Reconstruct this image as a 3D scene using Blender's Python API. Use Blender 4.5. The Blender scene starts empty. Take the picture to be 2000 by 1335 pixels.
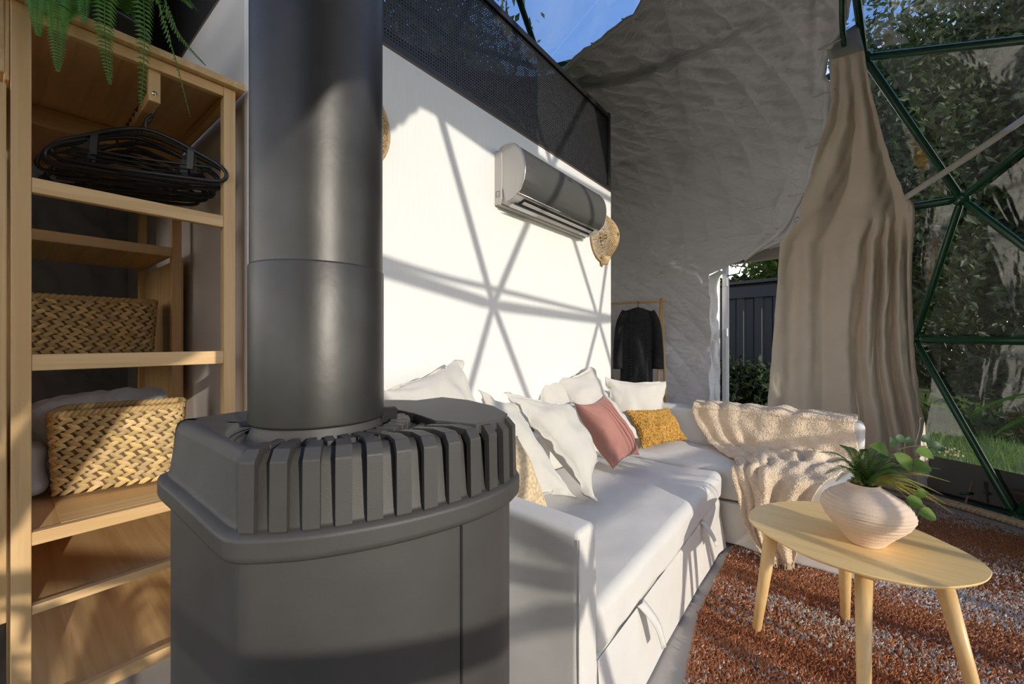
import bpy, bmesh, math, random
import numpy as np
from mathutils import Vector, Matrix

SC = bpy.context.scene
COL = SC.collection
rnd = random.Random(7)
rng = np.random.default_rng(7)
rad = math.radians

# ---------------------------------------------------------------- camera, light, exposure
CAM_H = 1.2; FPX = 800.0; HORIZON = 663.0; YAW = rad(38.5)
cam = bpy.data.cameras.new('camera'); cam.lens = 14.4; cam.sensor_width = 36.0
cam.shift_y = -0.00225; cam.clip_start = 0.02; cam.clip_end = 300
camo = bpy.data.objects.new('camera', cam); COL.objects.link(camo)
camo.location = (0, 0, CAM_H); camo.rotation_euler = (math.pi/2, 0, YAW)
SC.camera = camo

SUN = Vector((1.0, -0.222, 0.272)).normalized()          # towards the sun
sun = bpy.data.lights.new('sun', 'SUN'); sun.energy = 5.0; sun.angle = rad(0.55); sun.color = (1.0, 0.925, 0.81)
suno = bpy.data.objects.new('sun', sun); COL.objects.link(suno)
suno.rotation_euler = SUN.to_track_quat('Z', 'Y').to_euler(); suno.location = (8, -2, 4)

W = bpy.data.worlds.new('world'); SC.world = W; W.use_nodes = True
wn = W.node_tree.nodes; wl = W.node_tree.links
# clear evening-blue sky: paler towards the horizon, a few thin veils of cloud
tcw = wn.new('ShaderNodeTexCoord'); sepw = wn.new('ShaderNodeSeparateXYZ'); wl.new(tcw.outputs['Generated'], sepw.inputs[0])
rampw = wn.new('ShaderNodeValToRGB'); wl.new(sepw.outputs['Z'], rampw.inputs[0]); ew = rampw.color_ramp.elements
ew[0].position = 0.0; ew[0].color = (1.0, .94, .86, 1); ew[1].position = 1.0; ew[1].color = (.050, .100, .235, 1)
e_ = ew.new(.24); e_.color = (.84, .80, .76, 1); e_ = ew.new(.5); e_.color = (.055, .110, .245, 1)
nzw = wn.new('ShaderNodeTexNoise'); nzw.inputs['Scale'].default_value = 2.2; nzw.inputs['Detail'].default_value = 6; nzw.inputs['Distortion'].default_value = .8; wl.new(tcw.outputs['Generated'], nzw.inputs['Vector'])
rcw = wn.new('ShaderNodeValToRGB'); rcw.color_ramp.elements[0].position = .5; rcw.color_ramp.elements[1].position = .85; rcw.color_ramp.elements[1].color = (.45, .45, .45, 1); wl.new(nzw.outputs['Fac'], rcw.inputs[0])
mxw = wn.new('ShaderNodeMix'); mxw.data_type = 'RGBA'; mxw.inputs[7].default_value = (.36, .36, .37, 1); wl.new(rcw.outputs[0], mxw.inputs[0]); wl.new(rampw.outputs[0], mxw.inputs[6])
wl.new(mxw.outputs[2], wn['Background'].inputs[0]); wn['Background'].inputs[1].default_value = 4.9
SC.view_settings.view_transform = 'Standard'; SC.view_settings.look = 'None'
SC.view_settings.gamma = 1; SC.view_settings.use_curve_mapping = False
SC.view_settings.exposure = -0.43
try:
    SC.cycles.max_bounces = 8; SC.cycles.transparent_max_bounces = 16; SC.cycles.diffuse_bounces = 5
    SC.cycles.caustics_reflective = False; SC.cycles.caustics_refractive = False
except Exception: pass

# ---------------------------------------------------------------- measuring helpers (photo pixel + a known distance or plane -> metres)
O = np.array([0, 0, CAM_H]); FW = np.array([-math.sin(YAW), math.cos(YAW), 0]); RT = np.array([math.cos(YAW), math.sin(YAW), 0]); UP = np.array([0, 0, 1.0])
def ray(u, v): return FW + RT*(u-1000)/FPX + UP*(HORIZON-v)/FPX
def at_d(u, v, d): return O + ray(u, v)*d
def at_z(u, v, z): r = ray(u, v); return O + r*(z-CAM_H)/r[2]
def at_x(u, v, x): r = ray(u, v); return O + r*x/r[0]
def at_y(u, v, y): r = ray(u, v); return O + r*y/r[1]

# ---------------------------------------------------------------- object helpers
def setup(o, label=None, cat=None, group=None, kind=None):
    if label: o['label'] = label
    if cat: o['category'] = cat
    if group: o['group'] = group
    if kind: o['kind'] = kind
    return o
def thing(name, label, cat, loc=(0, 0, 0), rz=0, group=None):
    o = bpy.data.objects.new(name, None); COL.objects.link(o); o.empty_display_size = .05
    o.location = loc; o.rotation_euler = (0, 0, rz)
    return setup(o, label, cat, group)
def holder(name, loc=(0, 0, 0)):
    o = bpy.data.objects.new(name, None); COL.objects.link(o); o.location = loc; o['kind'] = 'structure'; return o
class MB:
    """collects numpy geometry for ONE mesh object"""
    def __init__(s): s.v = []; s.f = []; s.n = 0; s.c = []
    def add(s, v, f, col=None):
        v = np.asarray(v, float).reshape(-1, 3)
        s.v.append(v); s.f.extend([tuple(int(i)+s.n for i in q) for q in f]); s.n += len(v)
        s.c.append(np.tile(np.append(np.asarray(col if col is not None else (1, 1, 1), float), 1), (len(v), 1)) if col is None or np.ndim(col) == 1 else np.c_[col, np.ones(len(v))])
        return s
    def addbulk(s, v, f, col=None):      # v (N,k,3), f list of faces over k
        N, k = v.shape[:2]; base = np.arange(N)*k
        for q in f:
            q = np.array(q); s.f.extend(map(tuple, (base[:, None]+q[None]+s.n).tolist()))
        s.v.append(v.reshape(-1, 3)); s.n += N*k
        if col is None: s.c.append(np.ones((N*k, 4)))
        else: s.c.append(np.c_[np.repeat(col, k, 0), np.ones(N*k)])
        return s
    def box(s, lo, hi):
        x0, y0, z0 = lo; x1, y1, z1 = hi
        v = [(x0,y0,z0),(x1,y0,z0),(x1,y1,z0),(x0,y1,z0),(x0,y0,z1),(x1,y0,z1),(x1,y1,z1),(x0,y1,z1)]
        return s.add(v, [(0,3,2,1),(4,5,6,7),(0,1,5,4),(1,2,6,5),(2,3,7,6),(3,0,4,7)])
    def tube(s, pts, r, n=8, cap=True, closed=False):
        v, f = tube_geo(pts, r, n, cap, closed); return s.add(v, f)
    def grid(s, P, closed_u=False, closed_v=False, col=None):
        a, b = P.shape[:2]; f = []
        for i in range(a if closed_u else a-1):
            i2 = (i+1) % a
            for j in range(b if closed_v else b-1):
                j2 = (j+1) % b
                f.append((i*b+j, i2*b+j, i2*b+j2, i*b+j2))
        return s.add(P.reshape(-1, 3), f, col)
    def build(s, name, mat, parent=None, smooth=True, loc=None, bevel=0, seg=2, solid=0, colattr=False):
        me = bpy.data.meshes.new(name)
        V = np.concatenate(s.v)
        org = np.zeros(3)
        if loc is not None: org = np.asarray(loc, float)
        elif parent is not None: org = np.array(parent.matrix_basis.translation) if parent.parent is None else np.zeros(3)
        me.from_pydata((V-org).tolist(), [], s.f); me.update()
        if bevel:
            bm = bmesh.new(); bm.from_mesh(me)
            es = [e for e in bm.edges if e.is_manifold and e.calc_face_angle(0) > .5]
            bmesh.ops.bevel(bm, geom=es, offset=bevel, segments=seg, profile=.5, affect='EDGES', clamp_overlap=True)
            bm.to_mesh(me); bm.free()
        if smooth: me.polygons.foreach_set('use_smooth', [True]*len(me.polygons))
        if bevel and smooth:
            pass
        if colattr:
            at = me.color_attributes.new('Col', 'FLOAT_COLOR', 'POINT'); at.data.foreach_set('color', np.concatenate(s.c).ravel())
        if mat: me.materials.append(mat)
        o = bpy.data.objects.new(name, me); COL.objects.link(o)
        if solid:
            m = o.modifiers.new('solid', 'SOLIDIFY'); m.thickness = solid; m.offset = 0
        if parent is not None: o.parent = parent
        elif loc is not None: o.location = loc
        return o
def tube_geo(pts, r, n=8, cap=True, closed=False):
    P = np.asarray(pts, float); k = len(P)
    R_ = np.full(k, r) if np.isscalar(r) else np.asarray(r, float)
    T = np.gradient(P, axis=0)
    if closed: T = np.roll(P, -1, 0)-np.roll(P, 1, 0)
    T /= np.linalg.norm(T, axis=1)[:, None]+1e-12
    a = np.array([0, 0, 1.0]) if abs(T[0, 2]) < .9 else np.array([1.0, 0, 0])
    U = np.cross(T[0], a); U /= np.linalg.norm(U)
    ang = np.arange(n)*2*math.pi/n; out = []
    for i in range(k):
        U = U-T[i]*(U@T[i]); U /= np.linalg.norm(U)+1e-12; Vv = np.cross(T[i], U)
        out.append(P[i]+R_[i]*(np.cos(ang)[:, None]*U+np.sin(ang)[:, None]*Vv))
    v = np.concatenate(out); f = []
    for i in range(k if closed else k-1):
        i2 = (i+1) % k
        for j in range(n):
            j2 = (j+1) % n; f.append((i*n+j, i*n+j2, i2*n+j2, i2*n+j))
    if cap and not closed: f += [tuple(range(n-1, -1, -1)), tuple((k-1)*n+j for j in range(n))]
    return v, f
def spline(pts, n=60, closed=False):
    P = np.asarray(pts, float); k = len(P); out = []
    m = k if closed else k-1
    t = np.linspace(0, m, n, endpoint=not closed)
    g = lambda i: P[i % k] if closed else P[min(max(i, 0), k-1)]
    for x in t:
        i = min(int(x), m-1); f = x-i; p0, p1, p2, p3 = g(i-1), g(i), g(i+1), g(i+2)
        out.append(.5*((2*p1)+(-p0+p2)*f+(2*p0-5*p1+4*p2-p3)*f*f+(-p0+3*p1-3*p2+p3)*f**3))
    return np.array(out)
class Wob:
    """smooth pseudo noise: sum of random sines"""
    def __init__(s, freq, n=14, seed=0):
        r = np.random.default_rng(seed); d = r.normal(size=(n, 3)); d /= np.linalg.norm(d, axis=1)[:, None]
        s.k = d*freq*r.uniform(.5, 1.8, n)[:, None]*6.283; s.p = r.uniform(0, 6.283, n); s.a = 1/np.sqrt(n/2)
    def __call__(s, P): return s.a*np.sin(P@s.k.T+s.p).sum(-1)
def rbox(lo, hi, r, n=22, puff=0, wob=0, seed=0, freq=3, fine=0):
    """rounded box surface as point grids, optional puffed top and soft wrinkles"""
    lo = np.array(lo, float); hi = np.array(hi, float); c = (lo+hi)/2; h = (hi-lo)/2; r = min(r, h.min()*.98)
    wb = Wob(freq, seed=seed); wf = Wob(freq*4, seed=seed+9); mb = MB()
    def lin(hh): 
        a = max(3, int(n*min(1, hh/h.max()))); inner = np.linspace(-(hh-r), hh-r, a+1)
        e = np.array([.05, .3, .62, 1.0])*r
        return np.concatenate([-(hh-r)-e[::-1], inner, hh-r+e])
    for ax in range(3):
        for sg in (-1, 1):
            b, d = [(1, 2), (2, 0), (0, 1)][ax]
            A, B = np.meshgrid(lin(h[b]), lin(h[d]), indexing='ij')
            P = np.zeros(A.shape+(3,)); P[..., b] = A; P[..., d] = B; P[..., ax] = sg*h[ax]
            Q = np.clip(P, -(h-r), h-r); N = P-Q; N /= np.linalg.norm(N, axis=-1)[..., None]
            X = Q+N*r
            if puff:
                w = np.clip(1-(X[..., 0]/h[0])**2, 0, 1)*np.clip(1-(X[..., 1]/h[1])**2, 0, 1)
                X[..., 2] += np.where(X[..., 2] > 0, puff*w**.6, 0)
            if wob: X = X+N*(wob*wb(X+c)[..., None])
            if fine: X = X+N*(fine*wf(X+c)[..., None])
            X = X+c
            if sg < 0: X = X[::-1]
            mb.grid(X)
    return mb
def merge(o, d=1e-4):
    bm = bmesh.new(); bm.from_mesh(o.data); bmesh.ops.remove_doubles(bm, verts=bm.verts, dist=d)
    bmesh.ops.recalc_face_normals(bm, faces=bm.faces); bm.to_mesh(o.data); bm.free(); return o
def bx(name, lo, hi, mat, parent=None, bevel=.002, loc=None):
    lo2 = np.minimum(lo, hi); hi2 = np.maximum(lo, hi)
    return MB().box(lo2, hi2).build(name, mat, parent, smooth=False, bevel=bevel, seg=2, loc=loc)
def lathe_pts(prof, c, n=48):
    a = np.arange(n)*2*math.pi/n
    return np.array([[(c[0]+r*math.cos(t), c[1]+r*math.sin(t), z) for t in a] for r, z in prof])

# ---------------------------------------------------------------- materials
def mat(name, col, rough=.6, metal=0, var=.0, vscale=8, bump=0, bscale=60, stretch=(1, 1, 1), col2=None, spec=None, sheen=0, trans=0, sub=0, detail=4, coord='Object', attr=False):
    m = bpy.data.materials.new(name); m.use_nodes = True; t = m.node_tree; b = t.nodes['Principled BSDF']
    b.inputs['Roughness'].default_value = rough; b.inputs['Metallic'].default_value = metal
    if spec is not None: b.inputs['Specular IOR Level'].default_value = spec
    if sheen: b.inputs['Sheen Weight'].default_value = sheen
    b.inputs['Base Color'].default_value = (*col, 1)
    tc = t.nodes.new('ShaderNodeTexCoord'); mp = t.nodes.new('ShaderNodeMapping'); mp.inputs['Scale'].default_value = stretch
    t.links.new(tc.outputs[coord], mp.inputs[0])
    if var or col2:
        n = t.nodes.new('ShaderNodeTexNoise'); n.inputs['Scale'].default_value = vscale; n.inputs['Detail'].default_value = detail
        t.links.new(mp.outputs[0], n.inputs['Vector'])
        r = t.nodes.new('ShaderNodeValToRGB'); r.color_ramp.elements[0].position = .3; r.color_ramp.elements[1].position = .7
        c2 = col2 if col2 else tuple(c*(1-var) for c in col)
        r.color_ramp.elements[0].color = (*c2, 1); r.color_ramp.elements[1].color = (*[min(1, c*(1+var*.4)) for c in col], 1)
        t.links.new(n.outputs['Fac'], r.inputs[0]); t.links.new(r.outputs[0], b.inputs['Base Color'])
    if attr:
        a = t.nodes.new('ShaderNodeAttribute'); a.attribute_name = 'Col'; t.links.new(a.outputs['Color'], b.inputs['Base Color'])
    if bump:
        n2 = t.nodes.new('ShaderNodeTexNoise'); n2.inputs['Scale'].default_value = bscale; n2.inputs['Detail'].default_value = 5
        t.links.new(mp.outputs[0], n2.inputs['Vector'])
        bp = t.nodes.new('ShaderNodeBump'); bp.inputs['Strength'].default_value = bump; bp.inputs['Distance'].default_value = .01
        t.links.new(n2.outputs['Fac'], bp.inputs['Height']); t.links.new(bp.outputs[0], b.inputs['Normal'])
    if trans:
        tr = t.nodes.new('ShaderNodeBsdfTranslucent'); tr.inputs[0].default_value = (*col, 1)
        mx = t.nodes.new('ShaderNodeMixShader'); mx.inputs[0].default_value = trans
        out = t.nodes['Material Output']; t.links.new(b.outputs[0], mx.inputs[1]); t.links.new(tr.outputs[0], mx.inputs[2]); t.links.new(mx.outputs[0], out.inputs[0])
    return m
def wood(name, c1, c2, axis, rough=.42):
    """bamboo: long fibres plus glued strips along one axis"""
    s = [34, 34, 34]; s[axis] = 1.6
    m = bpy.data.materials.new(name); m.use_nodes = True; t = m.node_tree; b = t.nodes['Principled BSDF']; b.inputs['Roughness'].default_value = rough
    tc = t.nodes.new('ShaderNodeTexCoord'); mp = t.nodes.new('ShaderNodeMapping'); mp.inputs['Scale'].default_value = s
    t.links.new(tc.outputs['Object'], mp.inputs[0])
    n = t.nodes.new('ShaderNodeTexNoise'); n.inputs['Scale'].default_value = 1.5; n.inputs['Detail'].default_value = 6; n.inputs['Distortion'].default_value = .4
    t.links.new(mp.outputs[0], n.inputs['Vector'])
    s2 = [16, 16, 16]; s2[axis] = .5
    mp2 = t.nodes.new('ShaderNodeMapping'); mp2.inputs['Scale'].default_value = s2; t.links.new(tc.outputs['Object'], mp2.inputs[0])
    n2 = t.nodes.new('ShaderNodeTexVoronoi'); n2.inputs['Scale'].default_value = 3.0; t.links.new(mp2.outputs[0], n2.inputs['Vector'])
    mxf = t.nodes.new('ShaderNodeMix'); mxf.data_type = 'FLOAT'; mxf.inputs[0].default_value = .25
    sx = t.nodes.new('ShaderNodeSeparateColor'); t.links.new(n2.outputs['Color'], sx.inputs[0])
    t.links.new(n.outputs['Fac'], mxf.inputs[2]); t.links.new(sx.outputs[0], mxf.inputs[3])
    r = t.nodes.new('ShaderNodeValToRGB'); r.color_ramp.elements[0].position = .3; r.color_ramp.elements[1].position = .68
    r.color_ramp.elements[0].color = (*c2, 1); r.color_ramp.elements[1].color = (*c1, 1)
    t.links.new(mxf.outputs[0], r.inputs[0]); t.links.new(r.outputs[0], b.inputs['Base Color'])
    bp = t.nodes.new('ShaderNodeBump'); bp.inputs['Strength'].default_value = .08; bp.inputs['Distance'].default_value = .004
    t.links.new(n.outputs['Fac'], bp.inputs['Height']); t.links.new(bp.outputs[0], b.inputs['Normal'])
    return m
def fabric(name, col, weave=900, rough=.9, bump=.25, var=.06, trans=0, wr=.25, wscale=9):
    """woven cloth: fine weave plus soft creases"""
    m = mat(name, col, rough, var=var, vscale=5, sheen=.15, trans=trans); t = m.node_tree; b = t.nodes['Principled BSDF']
    tc = t.nodes['Texture Coordinate']
    a = t.nodes.new('ShaderNodeTexNoise'); a.inputs['Scale'].default_value = weave; a.inputs['Detail'].default_value = 1
    c = t.nodes.new('ShaderNodeTexNoise'); c.inputs['Scale'].default_value = wscale; c.inputs['Detail'].default_value = 5; c.inputs['Distortion'].default_value = .8
    for x in (a, c): t.links.new(tc.outputs['Object'], x.inputs['Vector'])
    b1 = t.nodes.new('ShaderNodeBump'); b1.inputs['Strength'].default_value = bump; b1.inputs['Distance'].default_value = .0015
    b2 = t.nodes.new('ShaderNodeBump'); b2.inputs['Strength'].default_value = wr; b2.inputs['Distance'].default_value = .02
    t.links.new(a.outputs['Fac'], b1.inputs['Height']); t.links.new(c.outputs['Fac'], b2.inputs['Height'])
    t.links.new(b2.outputs[0], b1.inputs['Normal']); t.links.new(b1.outputs[0], b.inputs['Normal'])
    return m
BA1, BA2 = (.76, .50, .245), (.62, .375, .16)
WX, WY, WZ = [wood('bamboo_'+'xyz'[i], BA1, BA2, i) for i in range(3)]
WTOP = wood('table_bamboo', (.92, .66, .30), (.84, .56, .23), 0, .35)
WLEG = wood('table_leg_wood', (.76, .51, .23), (.66, .41, .16), 2, .35)
M_floor = mat('vinyl_floor', (.52, .485, .45), .55, var=.25, vscale=3, bump=.05, bscale=40, detail=8)
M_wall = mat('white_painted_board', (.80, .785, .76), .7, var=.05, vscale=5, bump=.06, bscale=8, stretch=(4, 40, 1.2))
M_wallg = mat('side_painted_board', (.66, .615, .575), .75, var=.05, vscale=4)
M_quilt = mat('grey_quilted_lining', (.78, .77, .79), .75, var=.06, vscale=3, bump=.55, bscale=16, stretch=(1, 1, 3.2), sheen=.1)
M_quiltd = mat('shaded_quilted_lining', (.50, .50, .52), .8, var=.08, vscale=3, bump=.5, bscale=14)  # same grey lining as the far side, its shade put into a darker colour
M_green = mat('green_powder_coat', (.012, .075, .028), .22, var=.1, spec=.6)
M_black = mat('black_metal', (.012, .012, .013), .45)
M_mesh = mat('black_perforated_metal', (.020, .020, .022), .5)
M_cast = mat('cast_iron', (.062, .058, .056), .52, var=.22, vscale=6, bump=.10, bscale=900, detail=8)
M_pipe = mat('flue_pipe_paint', (.075, .072, .070), .42, metal=.6, var=.45, vscale=5, bump=.06, bscale=24, detail=7)
M_dark = mat('dark_gap', (.006, .006, .006), .8)
M_sofa = fabric('ivory_sofa_cotton', (.72, .69, .645), weave=500, bump=.5, wr=.12, wscale=5)
M_cush = fabric('off_white_cushion_cotton', (.62, .585, .525), weave=450, bump=.35, wr=.3, wscale=11)
M_pink = fabric('dusty_rose_cotton', (.40, .185, .15), weave=500, wr=.35, wscale=14)
M_must = mat('mustard_boucle', (.56, .31, .065), .9, var=.35, vscale=40)
M_speck = mat('speckled_beige_wool', (.74, .57, .35), .9, var=.4, vscale=85, stretch=(1, 1, 1), bump=.4, bscale=150)
M_throw = mat('cream_boucle', (.80, .64, .47), .95, var=.12, vscale=18, bump=.4, bscale=260)
M_curt = fabric('linen_curtain', (.82, .715, .585), weave=700, bump=.2, var=.04, trans=.12, wr=.1, wscale=7)
M_basket = mat('water_hyacinth', (.62, .40, .17), .6, attr=True, bump=.3, bscale=90)
M_cane = mat('woven_cane', (.55, .38, .19), .55, var=.35, vscale=30)
M_acw = mat('silver_plastic', (.52, .49, .46), .35, var=.03)
M_acf = mat('grey_mirror_front', (.13, .13, .125), .14, metal=.35)
M_chrome = mat('chrome_edge', (.75, .73, .70), .15, metal=1)
M_paper = mat('white_label', (.75, .75, .76), .6)
M_paperb = mat('label_print', (.30, .33, .42), .6)
M_papery = mat('label_yellow_mark', (.7, .55, .1), .6)
M_plast = mat('black_plastic', (.016, .016, .018), .4)
M_vase = mat('sandstone_clay', (.76, .585, .445), .85, var=.12, vscale=9, bump=.35, bscale=330)
M_leaf = mat('deep_green_leaf', (.105, .185, .035), .6, var=.45, vscale=9, trans=.35)
M_broad = mat('broad_leaf', (.105, .185, .022), .6, var=.3, vscale=20, trans=.2, spec=.25)
M_euc = mat('eucalyptus_leaf', (.06, .13, .055), .5, var=.35, vscale=14, trans=.4)
M_yel = mat('yellow_green_needles', (.40, .38, .07), .6, var=.5, vscale=20, trans=.35)
M_fern = mat('fern_green', (.12, .29, .04), .5, var=.35, vscale=12, trans=.4)
M_stem = mat('brown_stem', (.10, .075, .035), .7)
M_rug = mat('rust_wool', (.33, .125, .05), .95, attr=True)
M_rope = mat('jute_rope', (.56, .42, .27), .9, var=.3, vscale=50)
M_alu = mat('white_aluminium', (.68, .68, .70), .35, metal=.2)
M_lace = mat('black_lace', (.012, .012, .014), .8, bump=.8, bscale=55, var=.6, vscale=45)
M_duvet = fabric('blue_grey_linen', (.50, .51, .55), wr=.5, wscale=10)
M_steel = mat('galvanised_steel', (.55, .54, .52), .3, metal=1)
M_grass = mat('meadow_ground', (.15, .22, .055), .9, var=.45, vscale=2.2, detail=8, bump=.5, bscale=30)
M_blade = mat('grass_blade', (.14, .26, .045), .6, var=.5, vscale=3, trans=.4)
M_tree = mat('tree_leaf', (.035, .06, .015), .55, var=.55, vscale=1.5, trans=.35)  # leaf colour darkened to stand for backlit, shaded crowns
M_bark = mat('bark', (.09, .07, .05), .9, var=.4, vscale=12, bump=.6, bscale=20)
M_shed = mat('navy_steel_sheet', (.006, .013, .022), .5, var=.2, vscale=3)
M_skirt = mat('black_groundsheet', (.015, .02, .016), .4)
def clear_pvc():
    m = bpy.data.materials.new('clear_pvc_film'); m.use_nodes = True; t = m.node_tree; t.nodes.remove(t.nodes['Principled BSDF']); out = t.nodes['Material Output']
    tr = t.nodes.new('ShaderNodeBsdfTransparent'); tr.inputs[0].default_value = (.90, .91, .90, 1)
    g = t.nodes.new('ShaderNodeBsdfGlossy'); g.inputs['Roughness'].default_value = .06; g.inputs[0].default_value = (.95, .95, .92, 1)
    fr = t.nodes.new('ShaderNodeFresnel'); fr.inputs[0].default_value = 1.5
    mul = t.nodes.new('ShaderNodeMath'); mul.operation = 'MULTIPLY_ADD'; mul.inputs[1].default_value = 1.0; mul.inputs[2].default_value = .075; mul.use_clamp = True
    tc = t.nodes.new('ShaderNodeTexCoord'); mp = t.nodes.new('ShaderNodeMapping'); mp.inputs['Scale'].default_value = (3.2, 3.2, .7)
    n = t.nodes.new('ShaderNodeTexNoise'); n.inputs['Scale'].default_value = 1.6; n.inputs['Detail'].default_value = 3; n.inputs['Distortion'].default_value = .5
    bp = t.nodes.new('ShaderNodeBump'); bp.inputs['Strength'].default_value = .12; bp.inputs['Distance'].default_value = .06
    t.links.new(tc.outputs['Object'], mp.inputs[0]); t.links.new(mp.outputs[0], n.inputs['Vector']); t.links.new(n.outputs['Fac'], bp.inputs['Height'])
    t.links.new(bp.outputs[0], g.inputs['Normal']); t.links.new(bp.outputs[0], fr.inputs['Normal'])
    mx = t.nodes.new('ShaderNodeMixShader'); t.links.new(fr.outputs[0], mul.inputs[0]); t.links.new(mul.outputs[0], mx.inputs[0])
    t.links.new(tr.outputs[0], mx.inputs[1]); t.links.new(g.outputs[0], mx.inputs[2]); t.links.new(mx.outputs[0], out.inputs[0])
    return m
M_pvc = clear_pvc()

# ---------------------------------------------------------------- the dome: hubs, struts, clear panes
DC = np.array([-.945, 1.857, .946]); DR = 3.22; AZ0 = rad(53.6); STEP = rad(24)
RINGS = [(.03, 0, 15), (1.18, .5, 15), (2.28, 0, 15), (3.10, .5, 15), (3.70, 0, 10), (4.02, .5, 5)]
def ring_hub(z, az): 
    r = math.sqrt(DR*DR-(z-DC[2])**2); return DC+np.array([r*math.cos(az), r*math.sin(az), z-DC[2]])
hubs = []; ringid = []
for ri, (z, off, n) in enumerate(RINGS):
    for k in range(n):
        hubs.append(ring_hub(z, AZ0+(k+off)*2*math.pi/n)); ringid.append((ri, k))
hubs.append(DC+np.array([0, 0, DR])); ringid.append((6, 0))
hubs = np.array(hubs)
bmh = bmesh.new(); hv = [bmh.verts.new(p) for p in hubs]; bmesh.ops.convex_hull(bmh, input=hv); bmh.verts.index_update()
tris = [tuple(v.index for v in f.verts) for f in bmh.faces if not all(ringid[v.index][0] == 0 for v in f.verts)]; bmh.free()
plane_n = []; plane_d = []
for a in tris:
    p = hubs[list(a[:3])]; n = np.cross(p[1]-p[0], p[2]-p[0]); n /= np.linalg.norm(n)
    if n@(p[0]-DC) < 0: n = -n
    plane_n.append(n); plane_d.append(n@(p[0]-DC))
plane_n = np.array(plane_n); plane_d = np.array(plane_d)
def rid(r, k): return ringid.index((r, k % RINGS[r][2]))
# hubs the photograph shows clearly: real frames are never quite regular
def sph(u, v, R_=DR):
    r = ray(u, v); o = O-DC; a = r@r; b = 2*r@o; c = o@o-R_*R_; return O+r*(-b+math.sqrt(b*b-4*a*c))/2/a
for (r_, k), uv in {(2, 0): (1878, 388), (1, 0): (1786, 662), (0, 0): (1985, 1012), (3, 0): (1688, 112), (3, -1): (2304, 45), (1, -1): (2243, 668), (4, 2): (1060, 135)}.items():
    hubs[rid(r_, k)] = sph(*uv)
hubs[rid(1, 11)] = (1.95, .449, 1.215); hubs[rid(1, 10)] = (1.07, -.62, 1.36); hubs[rid(1, 12)] = (2.239, 1.5, 1.285)
def phi_el(p):
    q = p-DC; return math.degrees(math.atan2(q[1], q[0])) % 360, math.degrees(math.asin(q[2]/np.linalg.norm(q)))
edges = set()
for t in tris:
    for i in range(len(t)):
        e = tuple(sorted((t[i], t[(i+1) % len(t)]))); edges.add(e)
drop = tuple(sorted((rid(2, 0), rid(2, -1))))
def px(p): q = p-O; return np.array([1000+FPX*(q@RT)/(q@FW), HORIZON-FPX*q[2]/(q@FW)])
NO_STRUT = {tuple(sorted((rid(4, 2), rid(5, 0))))}
dome = holder('window_1')
M_hubs = set()
def in_door(p): ph, el = phi_el(p); return 73 < ph < 97 and p[2] < 2.15
def covered(p):
    ph, el = phi_el(p); return (98 < ph < 230 and el < 54)
for e in sorted(edges):
    if e == drop: continue
    a, b = hubs[e[0]], hubs[e[1]]
    if in_door((a+b)/2) or in_door(a) and in_door(b) or covered((a+b)/2): continue
    if e in NO_STRUT: continue
    L = b-a; q = L/np.linalg.norm(L)
    sr = .030 if ringid[e[0]][0] == ringid[e[1]][0] and ringid[e[0]][0] in (1, 2) else .024
    pts = [a+q*.02, a+q*.06, b-q*.06, b-q*.02]
    MB().tube(pts, [.012, sr, sr, .013], 10).build('strut', M_green, dome)
    M_hubs.update(e)
for i in sorted(M_hubs):
    c = hubs[i]
    if in_door(c): continue
    n = (c-DC)/np.linalg.norm(c-DC)
    mb = MB().tube([c-n*.022, c+n*.022], .045, 14)
    h = mb.build('hub', M_green, dome)
    mb = MB(); u = np.cross(n, UP); u /= np.linalg.norm(u)+1e-9
    mb.tube([c-n*.036, c-n*.020], .010, 6); mb.build('bolt', M_steel, h)
clear_tris = []
for t in tris:
    P = hubs[list(t)]; c = P.mean(0); ph, el = phi_el(c); pz = phi_el(P.mean(0))
    ph2 = ph-360 if ph > 180 else ph
    if el > 50 or (-62 < ph2 < 72 and not in_door(c)) or 226 < ph < 304: clear_tris.append(t)  # clear span behind the camera is added to let in fill light
ta = set((rid(2, 0), rid(2, -1))); pair = [t for t in clear_tris if ta <= set(t)]
if len(pair) == 2:
    for t in pair: clear_tris.remove(t)
    o1 = (set(pair[0])-ta).pop(); o2 = (set(pair[1])-ta).pop(); clear_tris.append((rid(2, 0), o1, rid(2, -1), o2))
for t in clear_tris:
    P = hubs[list(t)]; c = P.mean(0); n = (c-DC)/np.linalg.norm(c-DC)
    P = c+(P-c)*1.0+n*.028
    if len(P) == 4: MB().add(P, [(0, 1, 3), (1, 2, 3)]).build('pane', M_pvc, dome, smooth=False)
    else: MB().add(P, [(0, 1, 2)]).build('pane', M_pvc, dome, smooth=False)

# ---------------------------------------------------------------- floor, ground, white box with loft
def disc(r, z0, z1, n=72):
    a = np.arange(n)*2*math.pi/n; v = [(DC[0]+r*math.cos(t), DC[1]+r*math.sin(t), z) for z in (z0, z1) for t in a]
    f = [tuple(range(n, 2*n)), tuple(range(n-1, -1, -1))]+[(i, (i+1) % n, n+(i+1) % n, n+i) for i in range(n)]
    return MB().add(v, f)
setup(disc(3.12, -.10, 0).build('floor', M_floor, smooth=False), kind='structure')
g = MB().add([(-60, -60, -.12), (60, -60, -.12), (60, 60, -.12), (-60, 60, -.12)], [(0, 1, 2, 3)]).build('ground', M_grass, smooth=False); g['kind'] = 'structure'
WXP = -1.45; WY0 = .49; WY1 = 3.12; LZ = 2.40
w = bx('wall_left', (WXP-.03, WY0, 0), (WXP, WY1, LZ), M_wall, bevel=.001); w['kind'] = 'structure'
w = bx('wall_front', (-3.35, WY0, 0), (WXP-.03, WY0+.03, LZ), M_wallg, bevel=.001); w['kind'] = 'structure'
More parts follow.
